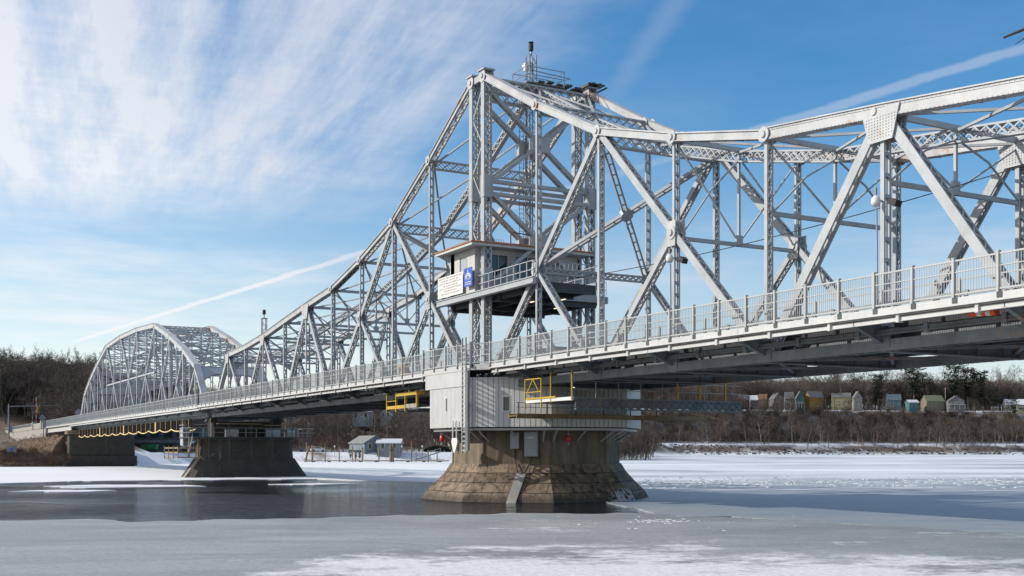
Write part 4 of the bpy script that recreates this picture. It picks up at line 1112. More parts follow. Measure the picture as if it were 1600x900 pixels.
while x > XL:
    if first2 is None:
        first2 = mkpost(fx, x, YR); l2 = first2.location.copy(); x2 = x
    else: dup(first2, fx, l2 + Vector((x - x2, 0, 0)))
    x -= 1.885

# yellow netting bags and swagged rope below the fixed span
net = thing('safety_netting', 'dark containment netting with yellow swagged edge rope below the far span', 'netting', (-125, -1.2, 6.5))
mb = MB(); mb.box(-172, -78.5, -0.9, -0.86, 6.2, 7.35); part('net_panel', mb, M['net'], net)
mb = MB(); x = -172.0
while x < -79: mb.box(x, x + 0.1, -0.93, -0.901, 6.15, 7.4); x += 3.4
for x in (-148, -125, -100.5): mb.box(x, x + 0.7, -1.0, -0.9, 6.0, 7.4)
part('stay', mb, M['plywood'], net)
mb = MB(); x = -172.0; pts = []
while x < -79:
    for i in range(6):
        t_ = i / 6; pts.append((x + 7.5 * t_, -1.05, 6.2 - 0.33 * 4 * t_ * (1 - t_)))
    x += 7.5
mb.tube(pts, 0.075, 6); part('edge_rope', mb, M['rope'], net)

# ================================================================== LEFT RIVER PIER
lp = thing('river_pier', 'shade-dark stained concrete pier with a sloped foot between the two bridge spans', 'pier', (-72.2, 4.17, 0))
def rect(cx, cy, hx, hy, z, ch_=0.5): return [(cx - hx + ch_, cy - hy, z), (cx + hx - ch_, cy - hy, z), (cx + hx, cy - hy + ch_, z), (cx + hx, cy + hy - ch_, z), (cx + hx - ch_, cy + hy, z), (cx - hx + ch_, cy + hy, z), (cx - hx, cy + hy - ch_, z), (cx - hx, cy - hy + ch_, z)]
mb = MB(); c_ = (-72.2, 4.17)
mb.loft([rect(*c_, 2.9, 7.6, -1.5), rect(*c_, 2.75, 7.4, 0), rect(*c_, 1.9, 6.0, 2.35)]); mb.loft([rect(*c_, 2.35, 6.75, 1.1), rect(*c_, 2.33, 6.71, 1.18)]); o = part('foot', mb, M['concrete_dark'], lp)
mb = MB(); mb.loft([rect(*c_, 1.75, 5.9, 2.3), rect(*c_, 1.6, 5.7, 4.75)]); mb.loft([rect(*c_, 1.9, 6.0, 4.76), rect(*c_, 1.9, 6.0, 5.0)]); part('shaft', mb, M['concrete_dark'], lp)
mb = MB(); mb.loft([rect(*c_, 1.2, 4.4, 5.0, 0.2), rect(*c_, 1.2, 4.4, 6.9, 0.2)])
for xx in (-73.2, -71.2):
    for yy in (0, WB): mb.hull8([(xx - 0.5, yy - 0.5, 6.9), (xx + 0.5, yy - 0.5, 6.9), (xx + 0.5, yy + 0.5, 6.9), (xx - 0.5, yy + 0.5, 6.9), (xx - 0.2, yy - 0.3, 7.38), (xx + 0.2, yy - 0.3, 7.38), (xx + 0.2, yy + 0.3, 7.38), (xx - 0.2, yy + 0.3, 7.38)])
part('bearing_seat', mb, M['concrete_dark'], lp)
mb = MB(); mb.bar((-71.0, -3.7, -0.3), (-71.2, -1.6, 2.6), 0.9, 0.3, (0, 1, 0)); tag(mb.obj('concrete_chute', M['concrete_pale']), 'pale concrete cable chute on the sunlit end of the dark pier', 'chute')
cw = thing('pier_catwalk', 'dark railed catwalk around the top of the left river pier', 'catwalk', (-72.2, 4.17, 4.9))
mb = MB(); mb.box(-70.3, -69.0, -3.0, 12.2, 4.86, 4.98); mb.box(-75.4, -70.3, -3.2, -1.9, 4.86, 4.98); mb.box(-75.4, -70.3, 10.3, 12.2, 4.86, 4.98); part('floor', mb, M['dark_steel'], cw)
mb = MB()
for z in (5.5, 6.05):
    mb.box(-69.05, -69.0, -3.2, 12.2, z, z + 0.05); mb.box(-75.4, -69, -3.2, -3.15, z, z + 0.05); mb.box(-75.4, -69, 12.15, 12.2, z, z + 0.05)
y_ = -3.1
while y_ < 12.2: mb.box(-69.05, -69.0, y_, y_ + 0.06, 4.98, 6.1); y_ += 1.3
for x in (-75.3, -73.5, -71.5):
    for yy in (-3.2, 12.15): mb.box(x, x + 0.06, yy, yy + 0.05, 4.98, 6.1)
part('handrail', mb, M['galv'], cw)
for i, (y0, w_, lab) in enumerate(((1.2, 1.6, 'grey machinery box on the dark pier catwalk, nearest the river channel side'), (6.2, 1.9, 'wide grey machinery box in the middle of the dark pier catwalk'), (8.9, 1.1, 'small grey machinery box at the far end of the dark pier catwalk'))):
    b_ = thing('machinery_box', lab, 'equipment box', (-70.4, y0, 5.0), 'machinery boxes on the pier'); mb = MB(); mb.box(-70.6, -69.9, y0, y0 + w_, 5.0, 5.95); part('box', mb, M['galv'], b_)
    mb = MB(); mb.box(-69.9, -69.87, y0 + 0.1, y0 + w_ - 0.1, 5.1, 5.85); part('door', mb, M['steel'], b_)
cab = thing('control_cabinet', 'grey upright steel cabinet on the sunlit corner of the left pier', 'cabinet', (-74.2, -2.6, 4.0)); mb = MB(); mb.box(-75.6, -74.0, -3.0, -2.2, 3.9, 6.2); part('box', mb, M['galv'], cab)
mb = MB(); mb.box(-75.5, -74.1, -3.04, -3.005, 4.0, 6.1); part('door', mb, M['steel'], cab)
sf = thing('timber_scaffold', 'wooden scaffold with plank rails around the sunlit end of the left pier', 'scaffold', (-73, -3, 2.5))
mb = MB(); mb.box(-77.0, -69.6, -4.6, -2.0, 2.42, 2.54); part('plank_floor', mb, M['wood'], sf)
mb = MB()
for z in (3.0, 3.55):
    mb.box(-77.0, -69.6, -4.62, -4.56, z, z + 0.16); mb.box(-69.64, -69.56, -4.6, -2, z, z + 0.16); mb.box(-77.04, -76.96, -4.6, -2, z, z + 0.16)
for x in (-77.0, -74.6, -72.0, -69.7): mb.box(x, x + 0.12, -4.7, -4.63, 2.3, 3.9)
for x in (-75.8, -71): mb.box(x - 0.1, x + 0.1, -2.0, -1.8, 2.5, 4.7)
part('railing', mb, M['wood'], sf)
mb = MB(); mb.bar((-70.0, -3.4, 2.5), (-69.2, -3.0, 5.0), 0.14, 0.14); mb.bar((-70, -3.4, 2.6), (-70, -3.2, 4.9), 0.12, 0.12); part('brace', mb, M['concrete_pale'], sf)
pf_ = thing('pipe_scaffold', 'dark tube scaffold standing along the shaded face of the left pier', 'scaffold', (-69.6, 4, 0.5))
mb = MB()
for yy in (-1.0, 1.5, 4.2, 6.8, 9.4): mb.tube([(-69.3, yy, 2.3), (-69.3, yy, 8.2)], 0.05, 6); mb.tube([(-70.0, yy, 4.98), (-70.0, yy, 8.2)], 0.05, 6)
part('upright', mb, M['dark_steel'], pf_); mb = MB()
for z in (3.4, 4.7, 7.3): mb.tube([(-69.3, -1.4, z), (-69.3, 9.8, z)], 0.04, 6)
for i in range(4): mb.tube([(-69.25, -1.0 + i * 2.6, 2.4), (-69.25, 1.5 + i * 2.6, 4.7)], 0.035, 6)
part('rail', mb, M['dark_steel'], pf_); mb = MB(); mb.box(-69.9, -68.9, 0.0, 5.5, 6.55, 6.62); mb.box(-70.9, -69.8, 6.0, 9.6, 6.4, 6.5); part('plank', mb, M['wood'], pf_)
rp = MB()
for x in (-78.2, -77.2, -76.2): rp.tube([(x, -2.3, 8.3), (x, -2.3, 5.6)], 0.03, 5)
rp.box(-78.4, -76.0, -2.5, -2.1, 5.6, 5.7); rp.box(-78.4, -76, -2.5, -2.1, 6.5, 6.58)
tag(rp.obj('hanging_cradle', M['galv']), 'small hanging steel cradle on wires beside the left pier', 'cradle')

# ================================================================== WEST END: pier, abutment, approach
wp_ = thing('shore_pier', 'low concrete wall pier under the far end of the arched span', 'pier', (-178, 4, 0))
mb = MB(); mb.loft([rect(-178, 4.2, 1.4, 6.6, -1, 0.2), rect(-178, 4.2, 1.3, 6.4, 6.6, 0.2)]); part('wall', mb, M['concrete_dark'], wp_)  # wall colour darkened to stand for shade on its unlit face
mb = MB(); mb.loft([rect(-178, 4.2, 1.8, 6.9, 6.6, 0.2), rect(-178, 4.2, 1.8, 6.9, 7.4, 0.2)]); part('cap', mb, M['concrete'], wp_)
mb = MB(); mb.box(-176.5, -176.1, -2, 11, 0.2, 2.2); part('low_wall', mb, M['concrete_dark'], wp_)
ab = thing('abutment', 'pale concrete abutment and retaining wall at the bridge approach', 'abutment', (-217, 4, 0))
mb = MB(); mb.box(-219, -216, -2.0, 10, 0, 8.48); part('breast_wall', mb, M['concrete_pale'], ab)
mb = MB(); mb.box(-420, -219.02, -2.2, -1.7, 2, 8.5); part('wing_wall', mb, M['concrete_pale'], ab)
mb = MB(); mb.box(-420, -219.02, -2.3, -1.6, 8.5, 9.35); mb.box(-240, -219, -2.32, -1.55, 8.52, 9.9)
for x in (-222, -239): mb.box(x, x + 1.6, -2.5, -1.5, 8.51, 10.4)
part('parapet', mb, M['concrete_pale'], ab)
mb = MB(); mb.box(-420, -241, -1.98, -1.92, 10.1, 10.2)
x = -420
while x < -241: mb.box(x - 0.02, x + 0.02, -1.97, -1.93, 9.35, 10.1); x += 0.35
part('railing', mb, M['rail'], ab)
mb = MB(); mb.box(-420, -219.02, -1.69, 9.6, 8.0, 8.6); o = mb.obj('road', M['asphalt']); struct(o)
scf = thing('red_scaffold', 'red shoring tower with timber rails beside the abutment', 'scaffold', (-196, -2, 0))
mb = MB()
for x in (-200, -197, -194):
    for yy in (-2.4, 0.5): mb.bar((x + (0.8 if x == -200 else 0), yy, 1.4), (x + 1.6, yy, 6.6), 0.22, 0.22)
part('leg', mb, paint('red_oxide', (0.32, 0.07, 0.04), 0.15), scf)
mb = MB()
for z in (4.8, 5.6, 6.4): mb.box(-199.5, -190, -2.6, -2.45, z, z + 0.22)
for x in (-198, -193): mb.box(x, x + 0.2, -2.7, -2.6, 1.5, 6.8)
part('timber_rail', mb, M['wood'], scf)

# traffic signal
sx, sy = -287.0, -3.4
ts = thing('traffic_signal', 'grey mast arm carrying yellow traffic lights over the bridge approach', 'traffic signal', (sx, sy, 6))
mb = MB(); mb.tube([(sx, sy, 5.2), (sx, sy, 16.6)], [0.27, 0.17], 10); mb.box(sx - 0.5, sx + 0.5, sy - 0.5, sy + 0.5, 5.2, 5.9); mb.box(sx - 0.35, sx + 0.35, sy + 0.2, sy + 0.9, 8.5, 10.4); part('pole', mb, M['galv'], ts)
mb = MB(); mb.tube([(sx, sy, 15.9), (sx, sy + 14.5, 16.5)], [0.15, 0.08], 8); part('arm', mb, M['galv'], ts)
for yy in (8.0, 13.4):
    mb = MB(); mb.box(sx - 0.3, sx + 0.3, sy + yy - 0.28, sy + yy + 0.28, 14.2, 16.1)
    s_ = part('signal_head', mb, M['yellow'], ts); mb = MB()
    for z in (14.55, 15.15, 15.75): disc(mb, (sx + 0.33, sy + yy, z), 0.2, 0.08, 'x', 10)
    part('lens', mb, M['black'], s_)
bx, by = -243.0, -1.0
bg = thing('barrier_gate', 'red and white striped barrier arm standing upright at the bridge approach', 'barrier gate', (bx, by, 8.6))
mb = MB(); mb.box(bx - 0.4, bx + 0.4, by - 0.4, by + 0.4, 8.6, 10.2); part('housing', mb, M['galv'], bg)
mb = MB()
for i in range(9): mb.box(bx - 0.07, bx + 0.07, by - 0.05, by + 0.05, 10.0 + i * 0.75, 10.75 + i * 0.75, i % 2)
part('arm', mb, [M['white'], M['orange']], bg)
for (x, y, z, lab) in ((-221, 6, 12.4, 'grey back of a diamond road sign nearest the arched span'), (-252, 1.5, 11.8, 'grey back of a diamond road sign behind the concrete parapet')):
    dsn = thing('road_sign', lab, 'road sign', (x, y, 8.6), 'diamond road signs at the approach')
    mb = MB(); mb.box(x - 0.05, x + 0.05, y - 0.05, y + 0.05, 8.6, z); part('post', mb, M['galv'], dsn)
    mb = MB(); r_ = 1.0; mb.hull8([(x + 0.06, y - r_, z), (x + 0.06, y, z - r_), (x + 0.09, y, z - r_), (x + 0.09, y - r_, z), (x + 0.06, y, z + r_), (x + 0.06, y + r_, z), (x + 0.09, y + r_, z), (x + 0.09, y, z + r_)])
    part('plate', mb, M['galv'], dsn)

# ================================================================== TERRAIN
SHORE = [(-900, 190), (-300, 215), (-150, 222), (-112, 228), (-92, 236), (-80, 250), (-80, 285), (-84, 318), (-60, 326), (-20, 332), (5, 345), (30, 420), (62, 600), (85, 760), (130, 845), (240, 868), (420, 890), (900, 930), (1500, 950)]
def shore_d(X, Y):
    """signed distance inland (positive on land)"""
    best = 1e9; side = 1
    for (ax, ay), (bx_, by_) in zip(SHORE, SHORE[1:]):
        dx, dy = bx_ - ax, by_ - ay; t_ = max(0, min(1, ((X - ax) * dx + (Y - ay) * dy) / (dx * dx + dy * dy)))
        qx, qy = ax + t_ * dx, ay + t_ * dy; d2 = (X - qx) ** 2 + (Y - qy) ** 2
        if d2 < best - 1e-9: best = d2; side = 1 if dx * (Y - ay) - dy * (X - ax) > 0 else -1
    return side * math.sqrt(best)
def sstep(a, b, x): t_ = max(0, min(1, (x - a) / (b - a))); return t_ * t_ * (3 - 2 * t_)
def wob(X, Y): return math.sin(X * 0.031 + 1.3) * math.cos(Y * 0.027) + 0.5 * math.sin(X * 0.083 + Y * 0.06)
def height(X, Y):
    d = shore_d(X, Y)
    if d < -12: return -1.5
    if d < 0: return d * 0.12
    az = X / max(Y, 1) * FPX + 800          # bearing, as a horizontal position
    # west bank (left): shelf, then a wooded hill ; upstream bank (right): riprap, road bench, slope, plateau, hill
    left = 5.0 * sstep(0, 16, d) if az < 210 else 2.75 * sstep(0, 6, d)
    if az < 150: left = 5.5 * sstep(0, 22, d)
    hl = (20 if az < 300 else 16) * sstep(45, 150, d) + 14 * sstep(120, 330, d)
    hl *= 0.82
    left += hl + (0.8 * wob(X, Y) * sstep(30, 80, d))
    rt = 8.6 * sstep(0, 24, d) + 28.5 * sstep(38, 82, d) + 20 * sstep(180, 420, d) + 1.2 * wob(X, Y) * sstep(80, 140, d)
    w = sstep(760, 960, az)
    return left * (1 - w) + rt * w
def hgt(X, Y): return height(X, Y)
def grid(name, xs, ys, mat):
    V, F = [], []
    for Y in ys:
        for X in xs:
            x, y = W2(X, Y); V.append((x, y, height(X, Y)))
    nx = len(xs)
    for j in range(len(ys) - 1):
        for i in range(nx - 1):
            a = j * nx + i
            F.append((a, a + 1, a + nx + 1, a + nx))
    me = bpy.data.meshes.new(name); me.from_pydata(V, [], F); me.polygons.foreach_set('use_smooth', [True] * len(F)); me.materials.append(mat)
    o = bpy.data.objects.new(name, me); COL.objects.link(o); struct(o); return o
def fr(a, b, s):
    n = int(round((b - a) / s)); return [a + (b - a) * i / n for i in range(n + 1)]
grid('hill_terrain_west', fr(-420, 60, 4), fr(190, 520, 4), M['snowbank']).name = 'west_bank'
grid('upstream_bank', fr(20, 620, 8), fr(523, 1180, 6), M['hill'])
o = grid('far_hills', fr(-1500, 2400, 50), fr(1190, 2400, 60), M['hill'])
mbk = MB()       # brown grassed embankment in front of the wing wall
V = []
nx, ny = 60, 10
for j in range(ny + 1):
    for i in range(nx + 1):
        ix = -120 + (208) * i / nx; t_ = j / ny
        a = Vector((*W2(*[(ix - 800) / FPX * 236 , 229 + 2]), 0.1)); 
        Yn = 229.5 - 6 * (1 - i / nx); X = (ix - 800) / FPX * Yn
        x0_, y0_ = W2(X, Yn)
        # walk straight away from the river to the wall foot
        yw = -2.25
        x1_ = x0_ - (yw - y0_) * 1.2; y1_ = yw
        x_, y_ = x0_ + (x1_ - x0_) * t_, y0_ + (y1_ - y0_) * t_
        z_ = 0.05 + 6.3 * sstep(-0.25, 1.0, t_) * (1 if i < nx - 6 else (nx - i) / 6 * 0.8 + 0.2) - 0.9 * (1 - t_)
        V.append((x_, y_, z_ + 0.25 * math.sin(i * 1.7 + j) * 0.5))
F = [(j * (nx + 1) + i, j * (nx + 1) + i + 1, (j + 1) * (nx + 1) + i + 1, (j + 1) * (nx + 1) + i) for j in range(ny) for i in range(nx)]
V_EMB = list(V); me = bpy.data.meshes.new('embankment'); me.from_pydata(V, [], F); me.polygons.foreach_set('use_smooth', [True] * len(F)); me.materials.append(M['embank']); o = bpy.data.objects.new('embankment_ground', me); COL.objects.link(o); struct(o)

# water and ice
mb = MB(); 
P0 = [W2(-3000, -60), W2(3500, -60), W2(3500, 3500), W2(-3000, 3500)]
mb.quad(*[(x, y, 0) for x, y in P0]); struct(mb.obj('river_water', M['water']))
mb = MB(); mb.quad(*[(x, y, -1.6) for x, y in [W2(-6000, -200), W2(7000, -200), W2(7000, 7000), W2(-6000, 7000)]]); struct(mb.obj('river_bed_ground', M['hill']))
def sheet(name, outline, z, mat):
    """flat ice plate: outline in metres right/ahead, with a real thickness"""
    me = bpy.data.meshes.new(name); bm = bmesh.new()
    vs = [bm.verts.new((*W2(X, Y), z)) for X, Y in outline]; f = bm.faces.new(vs)
    if f.normal.z < 0: f.normal_flip()
    r_ = bmesh.ops.extrude_face_region(bm, geom=[f]); 
    bmesh.ops.translate(bm, verts=[g for g in r_['geom'] if isinstance(g, bmesh.types.BMVert)], vec=(0, 0, -0.2))
    bmesh.ops.recalc_face_normals(bm, faces=bm.faces[:])
    bm.to_mesh(me); bm.free(); me.materials.append(mat); o = bpy.data.objects.new(name, me); COL.objects.link(o); return struct(o)
def rough_line(pts, amp, step, seed):
    """photo ground points joined by a ragged line"""
    rnd = random.Random(seed); out = []
    for a, b in zip(pts, pts[1:]):
        n = max(1, int(math.hypot(b[0] - a[0], b[1] - a[1]) / step))
        for i in range(n):
            t_ = i / n; out.append((a[0] + (b[0] - a[0]) * t_ + rnd.uniform(-amp, amp), a[1] + (b[1] - a[1]) * t_ + rnd.uniform(-amp, amp) * 1.4))
    out.append(pts[-1]); return out
front = [ground(*p) for p in ((-400, 820), (0, 816), (140, 813), (210, 815), (420, 812), (640, 808), (800, 804), (980, 802), (1090, 807), (1200, 813), (1330, 820), (1460, 828), (1600, 838), (2100, 862))]
front = rough_line(front, 0.22, 0.6, 5)
def wig(u, k): return math.sin(u * 0.9 + k) * 0.5 + math.sin(u * 2.3 + 2 * k) * 0.3 + math.sin(u * 0.31 + k * 3) * 0.9
front = [(X, Y + 0.7 * wig(X, 1.0)) for X, Y in front]
sheet('near_ice', [(-60, -30), (60, -30)] + list(reversed(front)), 0.05, M['ice_near'])
edge = [ground(*p) for p in ((-500, 760), (0, 756.5), (120, 753), (285, 750.5), (480, 749), (640, 751.5), (760, 756), (880, 772), (960, 789))]
edge = [(X, Y + 2.0 * wig(X * 0.3, 2.0)) for X, Y in rough_line(edge, 0.5, 1.4, 9)] + rough_line([ground(968, 790), ground(990, 794), ground(1004, 798.5)], 0.3, 0.5, 3)
# right of the pier the far sheet follows the near one across a crack of open water that opens and closes
rnd = random.Random(14)
for X, Y in front:
    if X > 7.2: edge.append((X + rnd.uniform(-0.2, 0.2), Y + max(0.1, 0.5 + 2.0 * math.sin(X * 0.42 + 0.6) * math.sin(X * 0.17 + 1.1) + 0.8 * math.sin(X * 1.3) + rnd.uniform(-0.4, 0.4))))
sheet('far_ice', edge + [(400, 60), (1800, 1000), (-900, 1000)], 0.045, M['ice_far'])
def floe(name, pts, seed, z=0.03):
    sheet(name, rough_line([ground(*p) for p in pts] + [ground(*pts[0])], 0.35, 1.0, seed)[:-1], z, M['ice_far'])
floe('ice_floe', [(70, 760), (150, 757.5), (280, 758), (320, 760), (200, 762), (110, 763)], 3)
floe('ice_floe', [(20, 768), (90, 765.5), (180, 766.5), (120, 769)], 4)
floe('ice_floe', [(420, 757), (500, 755), (560, 756), (490, 758)], 8)
# ridged broken ice lumps along the pressure line on the right
rnd = random.Random(21); mb = MB()
for i in range(480):
    ix = rnd.uniform(985, 1640); iy = 754 + rnd.gauss(0, 4.5) + (ix - 1300) * -0.002
    X, Y = ground(ix, iy); x, y = W2(X, Y); r_ = rnd.uniform(0.15, 0.5) * (1.0 if rnd.random() < 0.9 else 1.8); h_ = rnd.uniform(0.02, 0.1)
    k = 5; ring = [(x + r_ * rnd.uniform(0.6, 1.2) * math.cos(2 * PI * j / k), y + r_ * rnd.uniform(0.6, 1.2) * math.sin(2 * PI * j / k), 0.03) for j in range(k)]
    top = [(px_ * 0.6 + x * 0.4, py_ * 0.6 + y * 0.4, 0.05 + h_ * rnd.uniform(0.6, 1)) for px_, py_, _ in ring]
    mb.loft([ring, top])
o = mb.obj('ice_rubble', M['ice_lump']); stuff(o, 'broken white ice rubble along the pressure ridge on the river', 'ice')
rnd = random.Random(4); mb = MB()
for i in range(150):
    ix = rnd.gauss(1030, 26) if i < 110 else rnd.uniform(830, 1250); iy = rnd.gauss(816.5, 1.6) if i < 110 else rnd.uniform(806, 832)
    X, Y = ground(ix, iy); x, y = W2(X, Y); r_ = 0.02 + 0.1 * rnd.random() ** 2.5; k = 5
    ring = [(x + r_ * 1.4 * rnd.uniform(0.6, 1.2) * math.cos(2 * PI * j / k), y + r_ * rnd.uniform(0.6, 1.2) * math.sin(2 * PI * j / k), 0.052) for j in range(k)]
    mb.loft([ring, [(a * 0.6 + x * 0.4, b * 0.6 + y * 0.4, 0.056 + r_ * 0.22) for a, b, _ in ring]])
o = mb.obj('ice_crumbs', M['ice_lump']); stuff(o, 'small white ice crumbs scattered on the grey shore ice', 'ice')
# spray frozen as a ragged sheath over the shaded corner of the pier foot
from mathutils import noise as mn
mb = MB(); na, nz = 70, 26; idx = {}
for j in range(nz + 1):
    for i in range(na + 1):
        a = R(4 + 22 * i / na); t_ = j / nz * 0.8; z = -0.05 + 1.15 * t_
        aa = a if a < R(22.5) else a - R(45)
        r_ = (8.0 - 0.8 * t_) * math.cos(R(22.5)) / math.cos(aa)
        nv = mn.noise(Vector((i * 0.3, j * 0.16, 3.3))); n2 = mn.noise(Vector((i * 0.9, j * 0.4, 9.1)))
        r_ += 0.09 + 0.12 * nv + 0.07 * n2
        idx[i, j] = (len(mb.v), nv + 0.4 * n2); mb.v.append((PX + r_ * math.cos(a), PY + r_ * math.sin(a), z))
for j in range(nz):
    for i in range(na):
        edge_in = min(i / 44, 1) * 1.15 - 0.95 - 0.7 * (j / nz) ** 1.6 + 0.35
        if idx[i, j][1] * 0.8 + edge_in > -0.1:
            mb.f.append((idx[i, j][0], idx[i + 1, j][0], idx[i + 1, j + 1][0], idx[i, j + 1][0])); mb.m.append(0)
o = mb.obj('frozen_spray', M['ice_lump'], None, True); stuff(o, 'frozen white spray sheathing the shaded corner of the pivot pier foot', 'ice')

# ================================================================== TREES
def bare_tree(seed, h, spread=0.55, twig=M['twig'], levels=4, trunk_r=None, upright=0.55, ntw=3):
    rnd = random.Random(seed); tr, cr = MB(), MB()
    r0 = trunk_r or h * 0.014
    def limb(p, d, ln, r, lv):
        n = 4 if lv == 0 else 3; pts = [p]; rs = [r]; dd = d.copy()
        for i in range(n):
            dd = (dd + Vector((rnd.gauss(0, 0.13), rnd.gauss(0, 0.13), rnd.gauss(0.03, 0.08)))).normalized()
            pts.append(pts[-1] + dd * ln / n); rs.append(r * (1 - 0.62 * (i + 1) / n))
        (tr if lv == 0 else cr).tube(pts, rs, 5 if lv == 0 else 3, 0, False)
        if lv >= levels: return
        kids = {0: 9, 1: 5, 2: 4, 3: ntw}.get(lv, 3)
        for c in range(kids):
            f = rnd.uniform(0.28 if lv == 0 else 0.15, 1.0); i = min(n - 1, int(f * n)); q = pts[i].lerp(pts[i + 1], f * n - i)
            ang = rnd.uniform(0, 2 * PI); a_ = (pts[i + 1] - pts[i]).normalized()
            s_ = a_.orthogonal().normalized(); s_ = Matrix.Rotation(ang, 3, a_) @ s_
            nd = (a_ * (1 - spread) + s_ * spread + Vector((0, 0, upright * 0.35))).normalized()
            limb(q, nd, ln * rnd.uniform(0.38, 0.6) * (1.15 - 0.4 * f if lv == 0 else 1), max(rs[i] * 0.55, h * 0.0021), lv + 1)
    limb(Vector((0, 0, -0.3)), Vector((rnd.gauss(0, 0.05), rnd.gauss(0, 0.05), 1)).normalized(), h * 0.78, r0, 0)
    return tr, cr
def conifer(seed, h, low=0.36):
    rnd = random.Random(seed); tr, cr = MB(), MB(); tr.tube([(0, 0, -0.3), (0, 0, h)], [h * 0.013, 0.03], 5)
    z = h * low           # an old pine: bare lower trunk, ragged flat-topped tufts
    while z < h * 0.98:
        f = 1 - (z / h - low) / (1 - low); k = rnd.randint(2, 5); a0 = rnd.uniform(0, 6)
        for i in range(k):
            a = a0 + 2 * PI * i / k + rnd.gauss(0, 0.5); ln = h * (0.09 + 0.17 * math.sin(PI * min(1, 0.25 + f)) ** 0.7) * rnd.uniform(0.35, 1.25); d = Vector((math.cos(a), math.sin(a), rnd.uniform(0.0, 0.45)))
            cr.tube([(0, 0, z), tuple(Vector((0, 0, z)) + d * ln)], [h * 0.004, h * 0.0015], 3)
            for j in range(34):
                t_ = rnd.uniform(0.35, 1.05); c = Vector((0, 0, z)) + d * ln * t_ + Vector((rnd.gauss(0, 0.035), rnd.gauss(0, 0.035), rnd.gauss(0.015, 0.014))) * h; s_ = h * 0.012 * rnd.uniform(0.6, 1.5)
                u = Vector((rnd.gauss(0, 1), rnd.gauss(0, 1), rnd.gauss(0, 0.5))).normalized(); v = u.orthogonal().normalized()
                cr.quad(c - u * s_ - v * s_ * 0.6, c + u * s_ - v * s_ * 0.5, c + u * s_ * 0.9 + v * s_ * 0.6, c - u * s_ * 0.8 + v * s_ * 0.7)
        z += h * rnd.uniform(0.03, 0.07)
    return tr, cr
def tree_meshes(name, tc, mats):
    tr, cr = tc
    def mk(mb, nm, mat):
        me = bpy.data.meshes.new(nm); me.from_pydata(mb.v, [], mb.f); me.materials.append(mat); me.update(); return me
    return mk(tr, 'trunk', mats[0]), mk(cr, 'crown', mats[1])
def joined(name, tc, mats):
    tr, cr = tc; mb = MB(); mb.v = list(tr.v); mb.f = list(tr.f); mb.m = [0] * len(tr.f); o_ = len(mb.v)
    mb.v += cr.v; mb.f += [tuple(i + o_ for i in f) for f in cr.f]; mb.m += [1] * len(cr.f)
    me = bpy.data.meshes.new(name); me.from_pydata(mb.v, [], mb.f)
    for m in mats: me.materials.append(m)
    me.polygons.foreach_set('material_index', mb.m); me.update()
    return me
KINDS = [tree_meshes('bare', bare_tree(11 + i, 15, 0.5 + 0.06 * (i % 3), upright=0.5 + 0.2 * (i % 2)), (M['bark'], M['twig'])) for i in range(4)]
CONS = [tree_meshes('conifer', conifer(50 + i, 17), (M['bark'], M['needle'])) for i in range(2)]
def place_tree(name, kind, X, Y, s, lab, cat, group, rz):
    x, y = W2(X, Y); t_ = thing(name, lab, cat, (x, y, height(X, Y) - 0.2), group, rz); t_.scale = (s, s, s)
    for nm, me in zip(('trunk', 'crown'), kind):
        o = bpy.data.objects.new(nm, me); COL.objects.link(o); o.parent = t_
    return t_
rnd = random.Random(77)
for i in range(70):          # trees one can tell apart along the upstream bank
    ix = 1010 + i * 8.8 + rnd.uniform(-5, 5); Y = rnd.uniform(872, 925)
    place_tree('bare_tree', KINDS[i % 4], (ix - 800) / FPX * Y, Y, rnd.uniform(0.95, 1.6), 'bare grey tree standing among brush on the far upstream bank', 'tree', 'bare trees along the upstream bank', rnd.uniform(0, 6))
for i in range(62):
    ix = 1080 + i * 8.6 + rnd.uniform(-7, 7); Y = rnd.uniform(922, 940)
    place_tree('bare_tree', KINDS[(i + 2) % 4], (ix - 800) / FPX * Y, Y, rnd.uniform(0.7, 1.5), 'bare thin tree standing in front of the upstream houses', 'tree', 'bare trees before the upstream houses', rnd.uniform(0, 6))
for i in range(34):          # tall trees behind the houses
    ix = 1270 + i * 9.6 + rnd.uniform(-6, 6); Y = rnd.uniform(985, 1050)
    place_tree('bare_tree', KINDS[(i + 1) % 4], (ix - 800) / FPX * Y, Y, rnd.uniform(1.9, 2.75), 'tall bare tree rising behind the upstream houses', 'tree', 'tall trees behind the houses', rnd.uniform(0, 6))
for ix, Y, s in ((1428, 975, 2.5), (1490, 985, 2.35), (1512, 990, 2.2), (1372, 990, 1.9), (1553, 960, 1.3), (1585, 955, 1.2), (1440, 990, 1.9), (1530, 1000, 2.1)):
    place_tree('pine_tree', CONS[int(ix) % 2], (ix - 800) / FPX * Y, Y, s, 'dark evergreen pine rising among bare trees behind the houses', 'tree', 'pines behind the houses', ix)
for i in range(26):
    ix = -10 + i * 28 + rnd.uniform(-8, 8)
    if 190 < ix < 330: Y = rnd.uniform(350, 380)
    else: Y = rnd.uniform(355, 400)
    if ix > 480 and Y < 370: Y = 372
    place_tree('bare_tree', KINDS[(i * 3) % 4], (ix - 800) / FPX * Y, Y, rnd.uniform(0.75, 1.15), 'bare brown tree at the foot of the wooded west hill', 'tree', 'bare trees below the west hill', rnd.uniform(0, 6))
for ix in (548, 556, 562): place_tree('evergreen_shrub', CONS[ix % 2], (ix - 800) / FPX * 329, 329, 0.2, 'small dark evergreen shrub beside the grey blue gabled house', 'shrub', 'evergreen shrubs by the gabled house', ix)

